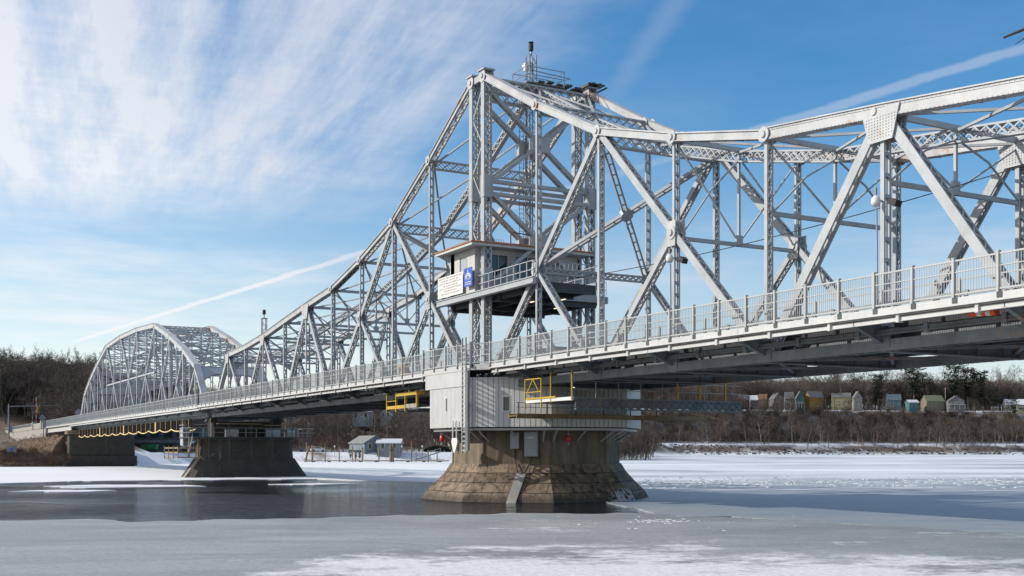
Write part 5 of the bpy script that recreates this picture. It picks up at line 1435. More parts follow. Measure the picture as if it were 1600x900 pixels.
# masses of woodland nobody could count: instanced bare trees
def forest(name, pts, meshes, label):
    V = [(x, y, z) for x, y, z, s in pts]
    me = bpy.data.meshes.new(name); me.from_pydata(V, [], [])
    a = me.attributes.new('tree_scale', 'FLOAT', 'POINT'); a.data.foreach_set('value', [s for *_, s in pts])
    o = bpy.data.objects.new(name, me); COL.objects.link(o); stuff(o, label, 'trees')
    ng = bpy.data.node_groups.new(name, 'GeometryNodeTree'); ng.interface.new_socket('Geometry', in_out='INPUT', socket_type='NodeSocketGeometry'); ng.interface.new_socket('Geometry', in_out='OUTPUT', socket_type='NodeSocketGeometry')
    N, L = ng.nodes, ng.links; gi, go = N.new('NodeGroupInput'), N.new('NodeGroupOutput')
    j = N.new('GeometryNodeJoinGeometry'); prev = None
    for i, m in enumerate(meshes):
        so = bpy.data.objects.new('tree_source', m)
        oi = N.new('GeometryNodeObjectInfo'); oi.inputs['Object'].default_value = so; oi.inputs['As Instance'].default_value = True
        iop = N.new('GeometryNodeInstanceOnPoints'); L.new(gi.outputs[0], iop.inputs['Points']); L.new(oi.outputs['Geometry'], iop.inputs['Instance'])
        ix = N.new('GeometryNodeInputIndex'); md = N.new('ShaderNodeMath'); md.operation = 'MODULO'; md.inputs[1].default_value = len(meshes); L.new(ix.outputs[0], md.inputs[0])
        cmp = N.new('FunctionNodeCompare'); cmp.data_type = 'FLOAT'; cmp.operation = 'EQUAL'; L.new(md.outputs[0], cmp.inputs[0]); cmp.inputs[1].default_value = i; cmp.inputs['Epsilon'].default_value = 0.1
        L.new(cmp.outputs[0], iop.inputs['Selection'])
        na = N.new('GeometryNodeInputNamedAttribute'); na.data_type = 'FLOAT'; na.inputs['Name'].default_value = 'tree_scale'; L.new(na.outputs[0], iop.inputs['Scale'])
        rv = N.new('FunctionNodeRandomValue'); rv.data_type = 'FLOAT_VECTOR'; rv.inputs[0].default_value = (-0.08, -0.08, 0); rv.inputs[1].default_value = (0.08, 0.08, 6.28); rv.inputs['Seed'].default_value = i + 3
        L.new(rv.outputs[0], iop.inputs['Rotation']); L.new(iop.outputs[0], j.inputs[0])
    L.new(j.outputs[0], go.inputs[0])
    md = o.modifiers.new('trees', 'NODES'); md.node_group = ng
    return o
JT = [joined('bare_tree_mesh', bare_tree(31 + i, 15, 0.5 + 0.07 * (i % 3), upright=0.45 + 0.2 * (i % 2)), (M['bark'], M['twig'])) for i in range(5)]
BR = [joined('brush_mesh', bare_tree(71 + i, 6, 0.62, twig=M['twig_red'], trunk_r=0.05, upright=0.7), (M['twig'], M['twig_red'] if i == 1 else M['twig'])) for i in range(3)]
rnd = random.Random(5); pts = []
for i in range(2600):        # west hill
    ix = rnd.uniform(-160, 1020); Y = 372 + 330 * rnd.random() ** 1.3; X = (ix - 800) / FPX * Y
    x, y = W2(X, Y)
    if -450 < x < -216 and -8 < y < 14 and Y < 380: continue
    if 545 < ix < 625 and Y < 442: continue
    s = rnd.uniform(0.8, 1.25) * (1.0 if ix < 160 else 0.78)
    pts.append((x, y, height(X, Y) - 0.3, s))
for i in range(620):
    ix = rnd.uniform(-160, 190); Y = rnd.uniform(252, 372); X = (ix - 800) / FPX * Y; x, y = W2(X, Y)
    if y < 14: continue
    pts.append((x, y, height(X, Y) - 0.3, rnd.uniform(0.7, 1.1)))
for i in range(1500):       # wood close behind the approach road
    ix = rnd.uniform(-160, 200); Y = rnd.uniform(285, 430); X = (ix - 800) / FPX * Y; x, y = W2(X, Y)
    if y < 12 and Y < 376: continue
    pts.append((x, y, height(X, Y) - 0.3, rnd.uniform(0.6, 1.0)))
forest('west_woodland', pts, JT, 'brown leafless woodland covering the hill beyond the bridge')
pts = []
for i in range(1500):        # slope below the houses
    ix = rnd.uniform(960, 1680); Y = rnd.uniform(868, 962); X = (ix - 800) / FPX * Y; d = shore_d(X, Y)
    if d < 22 or 24 < d < 36: continue
    s = rnd.uniform(0.55, 1.0); z = height(X, Y)
    if z + 15 * s > 39.5 and rnd.random() > 0.14: s = max(0.25, (39.5 - z) / 15)
    x, y = W2(X, Y); pts.append((x, y, z - 0.3, s))
for i in range(2300):        # behind the houses
    ix = rnd.uniform(940, 1720); Y = 990 + 340 * rnd.random() ** 1.4; X = (ix - 800) / FPX * Y; x, y = W2(X, Y)
    pts.append((x, y, height(X, Y) - 0.3, rnd.uniform(1.25, 2.0)))
forest('upstream_woodland', pts, JT, 'grey brown leafless woodland on the slopes around the upstream houses')
pts = []
for i in range(2400):
    ix = rnd.uniform(960, 1680); Y = rnd.uniform(845, 955); X = (ix - 800) / FPX * Y; d = shore_d(X, Y)
    if d < 2 or 24 < d < 33 or (d < 24 and rnd.random() < 0.55): continue
    x, y = W2(X, Y); z = height(X, Y); s = rnd.uniform(0.5, 1.5) if d > 24 else rnd.uniform(0.35, 0.8)
    if z + 6 * s > 39.5: s = 0.3
    pts.append((x, y, z - 0.2, s))
for i in range(420):         # brush along the west bank
    ix = rnd.uniform(-20, 110); Y = rnd.uniform(226, 236); X = (ix - 800) / FPX * Y; x, y = W2(X, Y); pts.append((x, y, 0.2 + max(0, (Y - 229)) * 0.25, rnd.uniform(0.18, 0.42)))
for x, y, z in rnd.sample(V_EMB, 330): pts.append((x + rnd.uniform(-1, 1), y + rnd.uniform(-0.6, 0.6), z - 0.1, rnd.uniform(0.06, 0.17)))
for i in range(120):
    ix = rnd.uniform(90, 215); Y = rnd.uniform(236, 246); X = (ix - 800) / FPX * Y; x, y = W2(X, Y); pts.append((x, y, max(0.1, height(X, Y)), rnd.uniform(0.15, 0.35)))
for i in range(260):
    ix = rnd.uniform(430, 700); Y = rnd.uniform(352, 410); X = (ix - 800) / FPX * Y; x, y = W2(X, Y); pts.append((x, y, height(X, Y) - 0.1, rnd.uniform(0.4, 0.9)))
forest('brush', pts, BR, 'low brown brush and saplings along the river banks')
# riprap stones along the upstream bank
rnd = random.Random(9); mb = MB()
for i in range(900):
    ix = rnd.uniform(1000, 1640); X = (ix - 800) / FPX * 870; dY = rnd.uniform(-8, 14); Y = 845 + (X - 130) * 0.13 + dY + 6
    d = shore_d(X, Y)
    if d < 0.5 or d > 20: continue
    x, y = W2(X, Y); z = height(X, Y); r_ = rnd.uniform(0.5, 1.3); k = 5
    ring = [(x + r_ * rnd.uniform(0.6, 1.2) * math.cos(2 * PI * j / k), y + r_ * rnd.uniform(0.6, 1.2) * math.sin(2 * PI * j / k), z - 0.3) for j in range(k)]
    mb.loft([ring, [(a * 0.55 + x * 0.45, b * 0.55 + y * 0.45, z + r_ * rnd.uniform(0.4, 0.8)) for a, b, _ in ring]])
o = mb.obj('riprap', M['concrete_dark']); stuff(o, 'dark riprap stones along the foot of the upstream bank', 'rocks')

# ================================================================== HOUSES
HM = {}
def hmat(c):
    if c not in HM: HM[c] = paint('siding_%d' % len(HM), tuple(v * 0.44 for v in c), 0.15, 0.85)
    return HM[c]
def house(lab, ix, Y, w, dp, zb, ze, zr, col, roofmat, gable='front', rz=0.0, trim=None, porch=False, group=None, wins=2):
    """gabled house: local x to the right, local -y towards the river; built around its own Empty"""
    x, y = ray(ix, Y); h = thing('house', lab, 'house', (x, y, zb), group, TH + rz)
    he, hr = ze - zb, zr - zb; hw, hd = w / 2, dp / 2
    def P(mb, nm, mat, par=h): o = mb.obj(nm, mat, par); return o
    mb = MB()
    if gable == 'front':
        poly = [(-hw, -2.6), (hw, -2.6), (hw, he), (0, hr - 0.12), (-hw, he)]
        n = len(mb.v); mb.v += [(a, -hd, b) for a, b in poly] + [(a, hd, b) for a, b in poly]
    else:
        poly = [(-hd, -2.6), (hd, -2.6), (hd, he), (0, hr - 0.12), (-hd, he)]
        n = len(mb.v); mb.v += [(-hw, a, b) for a, b in poly] + [(hw, a, b) for a, b in poly]
    mb.f += [(0, 1, 2, 3, 4), (9, 8, 7, 6, 5)] + [(i, i + 5, (i + 1) % 5 + 5, (i + 1) % 5) for i in range(5)]; mb.m += [0] * 7
    P(mb, 'wall', hmat(col))
    mb = MB(); ov = 0.35; th = 0.22
    if gable == 'front':
        sl = (hr - he) / hw
        for s_ in (-1, 1):
            e = hw + ov; ez = he - ov * sl
            mb.hull8([(s_ * e, -hd - ov, ez), (0, -hd - ov, hr), (0, hd + ov, hr), (s_ * e, hd + ov, ez), (s_ * e, -hd - ov, ez + th), (0, -hd - ov, hr + th), (0, hd + ov, hr + th), (s_ * e, hd + ov, ez + th)])
    else:
        sl = (hr - he) / hd
        for s_ in (-1, 1):
            e = hd + ov; ez = he - ov * sl
            mb.hull8([(-hw - ov, s_ * e, ez), (-hw - ov, 0, hr), (hw + ov, 0, hr), (hw + ov, s_ * e, ez), (-hw - ov, s_ * e, ez + th), (-hw - ov, 0, hr + th), (hw + ov, 0, hr + th), (hw + ov, s_ * e, ez + th)])
    rf = P(mb, 'roof', roofmat)
    mb = MB(); mb.box(hw * 0.3, hw * 0.3 + 0.6, 0.1, 0.7, hr - 0.6, hr + 0.9); P(mb, 'chimney', M['concrete_dark'], rf)
    rows = [0.9] if he < 4.2 else [0.9, 3.6]
    for z0 in rows:
        for i in range(wins):
            xc = -hw + w * (i + 0.5) / wins
            mb = MB(); mb.box(xc - 0.5, xc + 0.5, -hd - 0.05, -hd + 0.02, z0, z0 + 1.5); wn = P(mb, 'window', M['glass'])
            mb = MB()
            for a, b in ((xc - 0.62, xc - 0.5), (xc + 0.5, xc + 0.62)): mb.box(a, b, -hd - 0.09, -hd + 0.02, z0 - 0.1, z0 + 1.6)
            mb.box(xc - 0.5, xc + 0.5, -hd - 0.09, -hd + 0.02, z0 + 1.5, z0 + 1.6); mb.box(xc - 0.5, xc + 0.5, -hd - 0.09, -hd + 0.02, z0 - 0.1, z0); P(mb, 'window_frame', M['house_white'], wn)
    if gable == 'front' and hr - he > 2:
        mb = MB(); mb.box(-0.5, 0.5, -hd - 0.05, -hd + 0.02, he + 0.1, he + 1.3); P(mb, 'window', M['glass'])
    if porch:
        mb = MB(); mb.box(-hw, hw, -hd - 2.4, -hd - 0.1, he * 0.5, he * 0.5 + 0.2); P(mb, 'porch_roof', M['snow'])
        for i in range(4):
            xc = -hw + 0.15 + (w - 0.3) * i / 3; mb = MB(); mb.box(xc - 0.1, xc + 0.1, -hd - 2.35, -hd - 2.15, -0.5, he * 0.5); P(mb, 'porch_post', M['house_white'])
    return h
YH = 955
def zz(iy, Y=YH): return zat(iy, Y)
def rhouse(lab, x0, x1, ybase, yeave, yridge, col, roofmat, gable='side', rz=0.0, porch=False, Y=YH, wins=2):
    hj = random.Random(x0); Y = Y + hj.uniform(-16, 30); rz = rz + hj.uniform(-0.35, 0.35)
    w = (x1 - x0) / FPX * Y * 0.88
    return house(lab, (x0 + x1) / 2, Y, w, max(7, w * 0.6) if gable == 'side' else 9, zat(ybase, Y), zat(yeave, Y), zat(yridge, Y), col, roofmat, gable, rz, None, porch, 'houses on the upstream plateau', wins)
rhouse('small navy house with a white trimmed gable, first of the upstream row', 1137, 1150, 638, 622, 611, (0.05, 0.06, 0.09), M['shingle'], 'front')
rhouse('house with a red upper wall and grey roof in the upstream row', 1152, 1170, 638, 625, 617, (0.33, 0.03, 0.03), M['shingle'], 'side')
rhouse('grey house with a snowy roof between the red house and the brown roof', 1171, 1184, 637, 625, 618, (0.32, 0.33, 0.36), M['snow'], 'side', wins=1)
rhouse('low house with an orange brown roof in the upstream row', 1185, 1199, 636, 624, 616, (0.3, 0.2, 0.14), paint('brown_shingles', (0.17, 0.09, 0.05), 0.15, 0.9), 'side', wins=1)
rhouse('grey gabled house with a pale shingle roof left of the teal house', 1203, 1222, 637, 624, 614, (0.3, 0.29, 0.28), M['shingle'], 'front', 0.5)
rhouse('pale grey house with snow on its porch next to the teal house', 1225, 1240, 637, 623, 613, (0.42, 0.42, 0.42), M['shingle'], 'side', porch=True)
rhouse('teal gabled house with white framed windows below', 1242, 1256, 638, 623, 612, (0.1, 0.26, 0.25), M['shingle'], 'front', porch=True)
rhouse('bright yellow house with a blue grey roof', 1258, 1286, 638, 621, 612, (0.62, 0.34, 0.05), M['shingle'], 'side', wins=4)
rhouse('pale yellow house half hidden by bare trees', 1298, 1330, 636, 621, 614, (0.62, 0.56, 0.28), M['shingle'], 'side', wins=4)
rhouse('white gabled house with dark windows beside the pale yellow house', 1332, 1346, 637, 622, 612, (0.6, 0.57, 0.52), M['shingle'], 'front')
rhouse('light blue house with a gabled blue roof', 1384, 1408, 638, 625, 616, (0.18, 0.33, 0.4), paint('blue_shingles', (0.11, 0.16, 0.19), 0.12, 0.9), 'side', wins=3)
rhouse('small turquoise house with a low snowy roof', 1416, 1434, 638, 629, 625, (0.13, 0.32, 0.34), M['snow'], 'side')
rhouse('beige house under a wide olive roof', 1440, 1474, 638, 627, 618, (0.42, 0.36, 0.26), paint('olive_shingles', (0.16, 0.17, 0.11), 0.15, 0.9), 'side', wins=5)
rhouse('grey house with a pale gable and snowy porch right of the olive roof', 1479, 1506, 639, 627, 619, (0.36, 0.35, 0.36), M['shingle'], 'front', porch=True, wins=3)
rhouse('white house with a snowy roof at the right end of the row', 1568, 1586, 640, 632, 624, (0.62, 0.62, 0.58), M['snow'], 'side')
rhouse('cream house with a porch, last of the upstream row', 1588, 1612, 642, 632, 624, (0.6, 0.6, 0.45), M['snow'], 'side', porch=True, wins=3)
fpx, fpy = ray(1477, 950); fz = zat(640, 950); fp = thing('flagpole', 'thin white flagpole among the upstream houses', 'flagpole', (fpx, fpy, fz))
mb = MB(); mb.tube([(fpx, fpy, fz - 3), (fpx, fpy, zat(607, 950))], [0.16, 0.1], 6); part('pole', mb, M['white'], fp); mb = MB(); mb.tube([(fpx, fpy, zat(607, 950)), (fpx, fpy, zat(606.3, 950))], [0.2, 0.2], 8); part('finial', mb, M['white'], fp)
# west shore
YW = 336
house('grey blue gabled house on the snowy west shore', 574, YW + 4, 36 / FPX * YW, 11, zat(706, YW), zat(692, YW), zat(681.5, YW), (0.36, 0.43, 0.5), paint('grey_green_shingles', (0.2, 0.21, 0.2), 0.1, 0.9), 'front', 0.55)
house('low annex with a thick snow roof beside the gabled house', 609, YW, 36 / FPX * YW, 7, zat(706, YW), zat(692.5, YW), zat(686.5, YW), (0.42, 0.47, 0.52), M['snow'], 'side')
house('blue white house high on the wooded west hill', 566, 440, 30 / FPX * 440, 8, zat(656, 440), zat(644, 440), zat(636, 440), (0.8, 0.86, 0.95), M['snow'], 'side')
house('small pale house beside the blue white one on the west hill', 604, 445, 15 / FPX * 445, 7, zat(655, 445), zat(648, 445), zat(641, 445), (0.8, 0.85, 0.93), M['snow'], 'front')
# long building seen under the arched span
bl = thing('long_building', 'long grey building with a row of dark windows seen under the arched span', 'building', (*ray(250, 350), 2.6), None, TH)
mb = MB(); mb.box(-14, 14, -5, 5, -1, 7.2); mb.box(-14.3, 14.3, -5.3, 5.3, 7.2, 7.6); mb.obj('wall', hmat((0.16, 0.18, 0.2)), bl)
mb = MB(); mb.box(-14.2, 14.2, -5.6, -5.02, 3.0, 3.9); mb.obj('balcony', hmat((0.3, 0.31, 0.34)), bl)
for i in range(7):
    mb = MB(); xc = -12 + i * 4; mb.box(xc - 1.3, xc + 1.3, -5.06, -5.0, 4.6, 6.3); mb.obj('window', M['glass'], bl)
for i in range(5):
    mb = MB(); xc = -11 + i * 5; mb.box(xc - 1.5, xc + 1.5, -5.06, -5.0, 0.2, 2.5); mb.obj('window', M['glass'], bl)

# dumpster, shed roof, car, dock
gx, gy = W2((235 - 800) / FPX * 322, 322); gc = thing('skip_container', 'green ribbed skip container on the snowy bank under the arched span', 'container', (gx, gy, height((235 - 800) / FPX * 322, 322)), None, TH)
mb = MB(); mb.hull8([(-1.7, -0.9, 0.9), (1.7, -0.9, 0.9), (1.7, 0.9, 0.9), (-1.7, 0.9, 0.9), (-2.1, -1, 2.3), (2.1, -1, 2.3), (2.1, 1, 2.3), (-2.1, 1, 2.3)])
for i in range(6): mb.box(-1.6 + i * 0.62, -1.5 + i * 0.62, -1.1, -0.92, 0.95, 2.3)
mb.obj('body', M['green'], gc); mb = MB()
for x in (-1.4, 1.4):
    for y in (-0.8, 0.8): mb.tube([(x, y - 0.12, 0.42), (x, y + 0.12, 0.42)], 0.42, 12)
mb.box(-1.8, 1.8, -0.6, 0.6, 0.55, 0.9); mb.obj('wheels', M['black'], gc)
qx, qy = W2((292 - 800) / FPX * 318, 318); cn = thing('snowy_shed', 'small open shed with a steep white snowy roof beside the left pier', 'shed', (qx, qy, 1.6), None, TH)
mb = MB(); mb.hull8([(-2.2, -1.5, 2.0), (1.6, -1.5, 3.9), (1.6, 1.5, 3.9), (-2.2, 1.5, 2.0), (-2.2, -1.5, 2.25), (1.6, -1.5, 4.2), (1.6, 1.5, 4.2), (-2.2, 1.5, 2.25)]); mb.obj('roof', M['snow'], cn)
mb = MB()
for x in (-1.8, 1.4):
    for y in (-1.3, 1.3): mb.box(x - 0.08, x + 0.08, y - 0.08, y + 0.08, -0.3, 2.2 if x < 0 else 3.8)
mb.obj('posts', M['wood'], cn)
# cars
def car(lab, ix, Y, z, col, rz):
    x, y = ray(ix, Y); c = thing('parked_car', lab, 'car', (x, y, z), 'cars parked on the west shore', TH + rz)
    mb = MB(); prof_ = [(-2.2, 0.35), (2.2, 0.35), (2.25, 0.75), (1.3, 0.95), (0.7, 1.45), (-1.3, 1.48), (-2.0, 0.98), (-2.25, 0.8)]
    mb.loft([[(a, -0.85, b) for a, b in prof_], [(a, 0.85, b) for a, b in prof_]]); mb.obj('body', paint('car_paint', col, 0.03, 0.3, streak=False), c)
    mb = MB()
    for s_ in (-1, 1): mb.hull8([(-1.75, s_ * 0.855 - 0.01, 0.98), (1.05, s_ * 0.855 - 0.01, 0.98), (1.05, s_ * 0.855 + 0.01, 0.98), (-1.75, s_ * 0.855 + 0.01, 0.98), (-1.2, s_ * 0.855 - 0.01, 1.38), (0.6, s_ * 0.855 - 0.01, 1.38), (0.6, s_ * 0.855 + 0.01, 1.38), (-1.2, s_ * 0.855 + 0.01, 1.38)])
    mb.obj('side_window', M['glass'], c)
    for x_ in (-1.35, 1.35):
        for y_ in (-0.8, 0.8): mb = MB(); mb.tube([(x_, y_ - 0.1, 0.33), (x_, y_ + 0.1, 0.33)], 0.33, 14); mb.obj('wheel', M['black'], c)
car('white car parked on the snowy shore behind the leaning pilings', 497, 338, 2.9, (0.7, 0.71, 0.72), 0.3)
car('dark blue car parked on the shore close to the left pier', 478, 341, 2.9, (0.05, 0.07, 0.14), 0.1)
# dock and pilings
dk = thing('floating_dock', 'long low timber dock along the snowy west shore', 'dock', (*ray(580, 318), 0.3))
a, b = Vector((*ray(478, 322), 0.45)), Vector((*ray(700, 316), 0.45)); mb = MB(); mb.bar(a, b, 2.2, 0.3, (0, 0, 1)); part('deck', mb, paint('dock_boards', (0.34, 0.31, 0.27), 0.15, 0.9), dk)
mb = MB(); 
for i in range(9): c = a.lerp(b, (i + 0.5) / 9); mb.tube([c + Vector((0, 0, -0.4)), c + Vector((0, 0, 0.0))], 0.5, 8)
part('float', mb, M['black'], dk)
rnd = random.Random(2)
for ix, yt, yb, r_, lean in ((479, 692, 724, 0.18, 0), (483, 697, 726, 0.3, 1.2), (488, 696, 726, 0.3, 0), (508, 698, 720, 0.16, 0), (530, 699, 721, 0.17, 0), (551, 698, 720, 0.16, 0), (555, 703, 720, 0.13, 0), (566, 697, 719, 0.2, 0), (592, 700, 720, 0.2, 0), (643, 691, 722, 0.17, 0), (650, 707, 722, 0.13, 0), (669, 704, 723, 0.2, 0), (683, 708, 722, 0.16, 0)):
    Y = 318 + rnd.uniform(-6, 6); x, y = ray(ix, Y); zt = zat(yt, Y)
    lab = 'thick leaning timber piling right of the left pier' if lean else ('thick upright piling beside the leaning one' if ix == 488 else 'thin weathered piling standing along the shore dock')
    mb = MB(); mb.tube([(x - lean * 0.5, y - lean, -1), (x, y, zt)], r_, 8); mb.tube([(x, y, zt + 0.001), (x, y, zt + 0.12)], [r_ * 1.05, 0.03], 8)
    o = mb.obj('piling', M['wood']); tag(o, lab, 'piling', 'pilings along the shore')
cl = thing('piling_cluster', 'bundle of tall pilings bound together at the dock', 'piling', (*ray(612, 316), 0)); mb = MB(); x, y = ray(612, 316)
for i in range(7): a = i * PI / 3; rr = 0 if i == 6 else 0.42; mb.tube([(x + rr * math.cos(a) * 1.15, y + rr * math.sin(a) * 1.15, -1), (x + rr * math.cos(a), y + rr * math.sin(a), zat(696, 316) + 0.2 * (i % 2))], 0.2, 7)
part('logs', mb, M['wood'], cl); mb = MB(); mb.tube([(x, y, 3.2), (x, y, 3.5)], 0.68, 14); part('band', mb, M['dark_steel'], cl)
for ix in (523, 568, 628, 660): 
    x, y = ray(ix, 330); z = height((ix - 800) / FPX * 330, 330); l = thing('dock_lamp', 'white topped lamp post on the snowy dock shore', 'lamp post', (x, y, z), 'lamp posts on the dock shore')
    mb = MB(); mb.tube([(x, y, z - 0.3), (x, y, zat(699, 330))], 0.07, 6); part('post', mb, M['wood'], l); mb = MB(); mb.tube([(x, y, zat(699, 330)), (x, y, zat(697, 330)), (x, y, zat(696, 330))], [0.2, 0.24, 0.08], 8); part('lamp_cap', mb, M['white'], l)
gp, gq = Vector((*ray(650, 319), 0.75)), Vector((*ray(688, 330), 2.9)); gw = thing('gangway', 'pale sloping gangway from the shore down to the dock', 'gangway', tuple(gp))
mb = MB()
for sd in (-0.6, 0.6):
    o_ = Vector((CF[0], CF[1], 0)) * sd; mb.bar(gp + o_, gq + o_, 0.12, 0.25, (0, 0, 1)); mb.bar(gp + o_ + Vector((0, 0, 1)), gq + o_ + Vector((0, 0, 1)), 0.08, 0.08, (0, 0, 1))
    for i in range(6): c = gp.lerp(gq, i / 5) + o_; mb.bar(c, c + Vector((0, 0, 1)), 0.06, 0.06)
part('side_frame', mb, M['galv'], gw); mb = MB(); mb.bar(gp, gq, 1.1, 0.08, (0, 0, 1)); part('walkway', mb, M['concrete_pale'], gw)
rnd = random.Random(8); tr_, cr_ = MB(), MB(); hx0, hx1 = 662, 704
for i in range(1500):
    t_ = rnd.random(); X = (hx0 + (hx1 - hx0) * t_ - 800) / FPX * 345; Yh = 345 + rnd.gauss(0, 0.5); x, y = W2(X, Yh); z = height(X, 345) + (1.9 * math.sin(PI * min(0.97, max(0.03, t_))) ** 0.4) * rnd.random() ** 0.6; s_ = rnd.uniform(0.06, 0.16)
    u = Vector((rnd.gauss(0, 1), rnd.gauss(0, 1), rnd.gauss(0, 1))).normalized(); v = u.orthogonal().normalized(); c = Vector((x, y, z)); cr_.quad(c - u * s_ - v * s_, c + u * s_ - v * s_, c + u * s_ + v * s_, c - u * s_ + v * s_)
tag(cr_.obj('hedge', M['needle']), 'long dark clipped hedge on the snowy shore beside the pivot pier', 'hedge')
# blue white sign on left bank
x, y = ray(18, 232); sg_ = thing('shore_sign', 'pale blue sign board among brush on the left bank', 'sign', (x, y, 1.5), None, TH); mb = MB(); mb.box(-1.0, 1.0, -0.04, 0.04, 1.4, 2.7); mb.obj('board', hmat((0.42, 0.46, 0.56)), sg_); mb = MB(); mb.box(-0.25, 0.25, -0.06, -0.042, 1.85, 2.3); mb.obj('mark', M['blue'], sg_)
mb = MB()
for q in (-0.8, 0.8): mb.box(q - 0.05, q + 0.05, 0.045, 0.12, -0.8, 2.7)
mb.obj('posts', M['galv'], sg_)
# overhanging tree by the photographer
TX, TY = 23.5, 20.0
V, F = [], []      # low snowy bank the tree stands on, outside the frame
for j in range(13):
    for i in range(25):
        X, Y = 16 + 1.5 * i, 2 + 2.6 * j; u_ = min(i / 6, 1) * math.sin(PI * j / 12)
        V.append((*W2(X, Y), -0.3 + 1.5 * u_ + 0.12 * math.sin(X * 1.7) * math.cos(Y * 1.3)))
F = [(j * 25 + i, j * 25 + i + 1, (j + 1) * 25 + i + 1, (j + 1) * 25 + i) for j in range(12) for i in range(24)]
me = bpy.data.meshes.new('near_bank'); me.from_pydata(V, [], F); me.polygons.foreach_set('use_smooth', [True] * len(F)); me.materials.append(M['snowbank']); struct_o = bpy.data.objects.new('near_bank', me); COL.objects.link(struct_o); struct(struct_o)
nt_ = thing('shore_tree', 'bare tree on the near bank whose twig tips reach into the upper right sky', 'tree', (*W2(TX, TY), 0.9))
tr_, cr_ = bare_tree(5, 13, 0.5, levels=3, upright=0.6)
o = tr_.obj('trunk', M['bark'], nt_); o = cr_.obj('crown', M['twig'], nt_)
mb = MB()
def tw(ps, r): mb.tube([Vector((*W2((ix - 800) / FPX * Y, Y), zat(iy, Y))) for ix, iy, Y in ps], [r * (1 - 0.7 * i / (len(ps) - 1)) for i in range(len(ps))], 5)
st_ = (TX / TY * FPX + 800, HORIZON - (7.2 - CAM[2]) * FPX / TY, TY)
tw([st_, (2350, 180, 20), (1950, 70, 20), (1700, 40, 20), (1640, 40, 20), (1600, 46, 20), (1568, 59, 20)], 0.07); tw([(1700, 40, 20), (1640, 38, 20), (1600, 60, 20), (1586, 70, 20)], 0.018); tw([(1640, 42, 20), (1612, 55, 20), (1590, 66, 20)], 0.012)
tw([(2350, 180, 20), (2200, 60, 20.4), (2050, -60, 20.6)], 0.03); tw([(1950, 70, 20), (1860, -20, 19.8), (1790, -60, 19.6)], 0.02)
part('twig', mb, M['twig'], nt_)

# ================================================================== SKY, SUN, CAMERA
wd = bpy.data.worlds.new('World'); sc.world = wd; wd.use_nodes = True
nt = wd.node_tree; N, L = nt.nodes, nt.links; bg = N['Background']
SUN_EL, SUN_AZ = R(30), math.atan2(-0.5, -0.866)
sky = N.new('ShaderNodeTexSky'); sky.sky_type = 'NISHITA'; sky.sun_disc = False; sky.sun_elevation = SUN_EL; sky.sun_rotation = SUN_AZ % (2 * PI)
sky.air_density = 1.0; sky.dust_density = 0.3; sky.ozone_density = 1.3; sky.altitude = 0
tc = N.new('ShaderNodeTexCoord'); D = tc.outputs['Generated']
def dt(vec):
    d = N.new('ShaderNodeVectorMath'); d.operation = 'DOT_PRODUCT'; L.new(D, d.inputs[0]); d.inputs[1].default_value = vec; return d.outputs['Value']
up = mth(N, L, 'MAXIMUM', dt((0, 0, 1)), 0.03)
U = mth(N, L, 'DIVIDE', dt((CR[0], CR[1], 0)), up); Vv = mth(N, L, 'DIVIDE', dt((CF[0], CF[1], 0)), up)   # positions on the cloud layer
def lin(a, b, c):   # a*U + b*V + c
    return mth(N, L, 'ADD', mth(N, L, 'ADD', mth(N, L, 'MULTIPLY', U, a), mth(N, L, 'MULTIPLY', Vv, b)), c)
def smooth(x, lo, hi):
    m = N.new('ShaderNodeMapRange'); m.interpolation_type = 'SMOOTHSTEP'; L.new(x, m.inputs[0]); m.inputs[1].default_value = lo; m.inputs[2].default_value = hi; return m.outputs[0]
def comb(x, y):
    c = N.new('ShaderNodeCombineXYZ'); L.new(x, c.inputs[0]); L.new(y, c.inputs[1]); return c.outputs[0]
along = lin(0.35, -0.937, 0); across = lin(0.937, 0.35, 0)
def cn_(sa, sb, detail=6, rough=0.6, off=0.0):
    return noise(N, L, 1.0, detail, rough, comb(mth(N, L, 'ADD', mth(N, L, 'MULTIPLY', across, sa), off), mth(N, L, 'MULTIPLY', along, sb))).outputs[0]
# cirrus bank: left of a slanting edge, fading towards the horizon
wv = mth(N, L, 'MULTIPLY', mth(N, L, 'SUBTRACT', cn_(1.2, 1.4, 5, 0.6, 3.1), 0.5), 0.55)
bank = mth(N, L, 'MULTIPLY', smooth(mth(N, L, 'ADD', across, wv), 1.25, 0.72), smooth(mth(N, L, 'ADD', Vv, wv), 5.4, 3.9))
f1 = smooth(cn_(2.7, 0.36, 6, 0.62), 0.3, 0.68); f2 = smooth(cn_(7.5, 1.4, 8, 0.68, 8.0), 0.3, 0.7); f3 = smooth(cn_(1.2, 7.5, 7, 0.7, 2.0), 0.3, 0.75)
tex = mth(N, L, 'ADD', mth(N, L, 'MULTIPLY', f1, 0.7), mth(N, L, 'ADD', mth(N, L, 'MULTIPLY', f2, 0.32), mth(N, L, 'MULTIPLY', f3, 0.13)))
glare = smooth(lin(-1, -0.05, 0), 0.35, 1.25)
c1 = mth(N, L, 'MULTIPLY', bank, mth(N, L, 'ADD', tex, mth(N, L, 'MULTIPLY', glare, 0.5)), None, True)
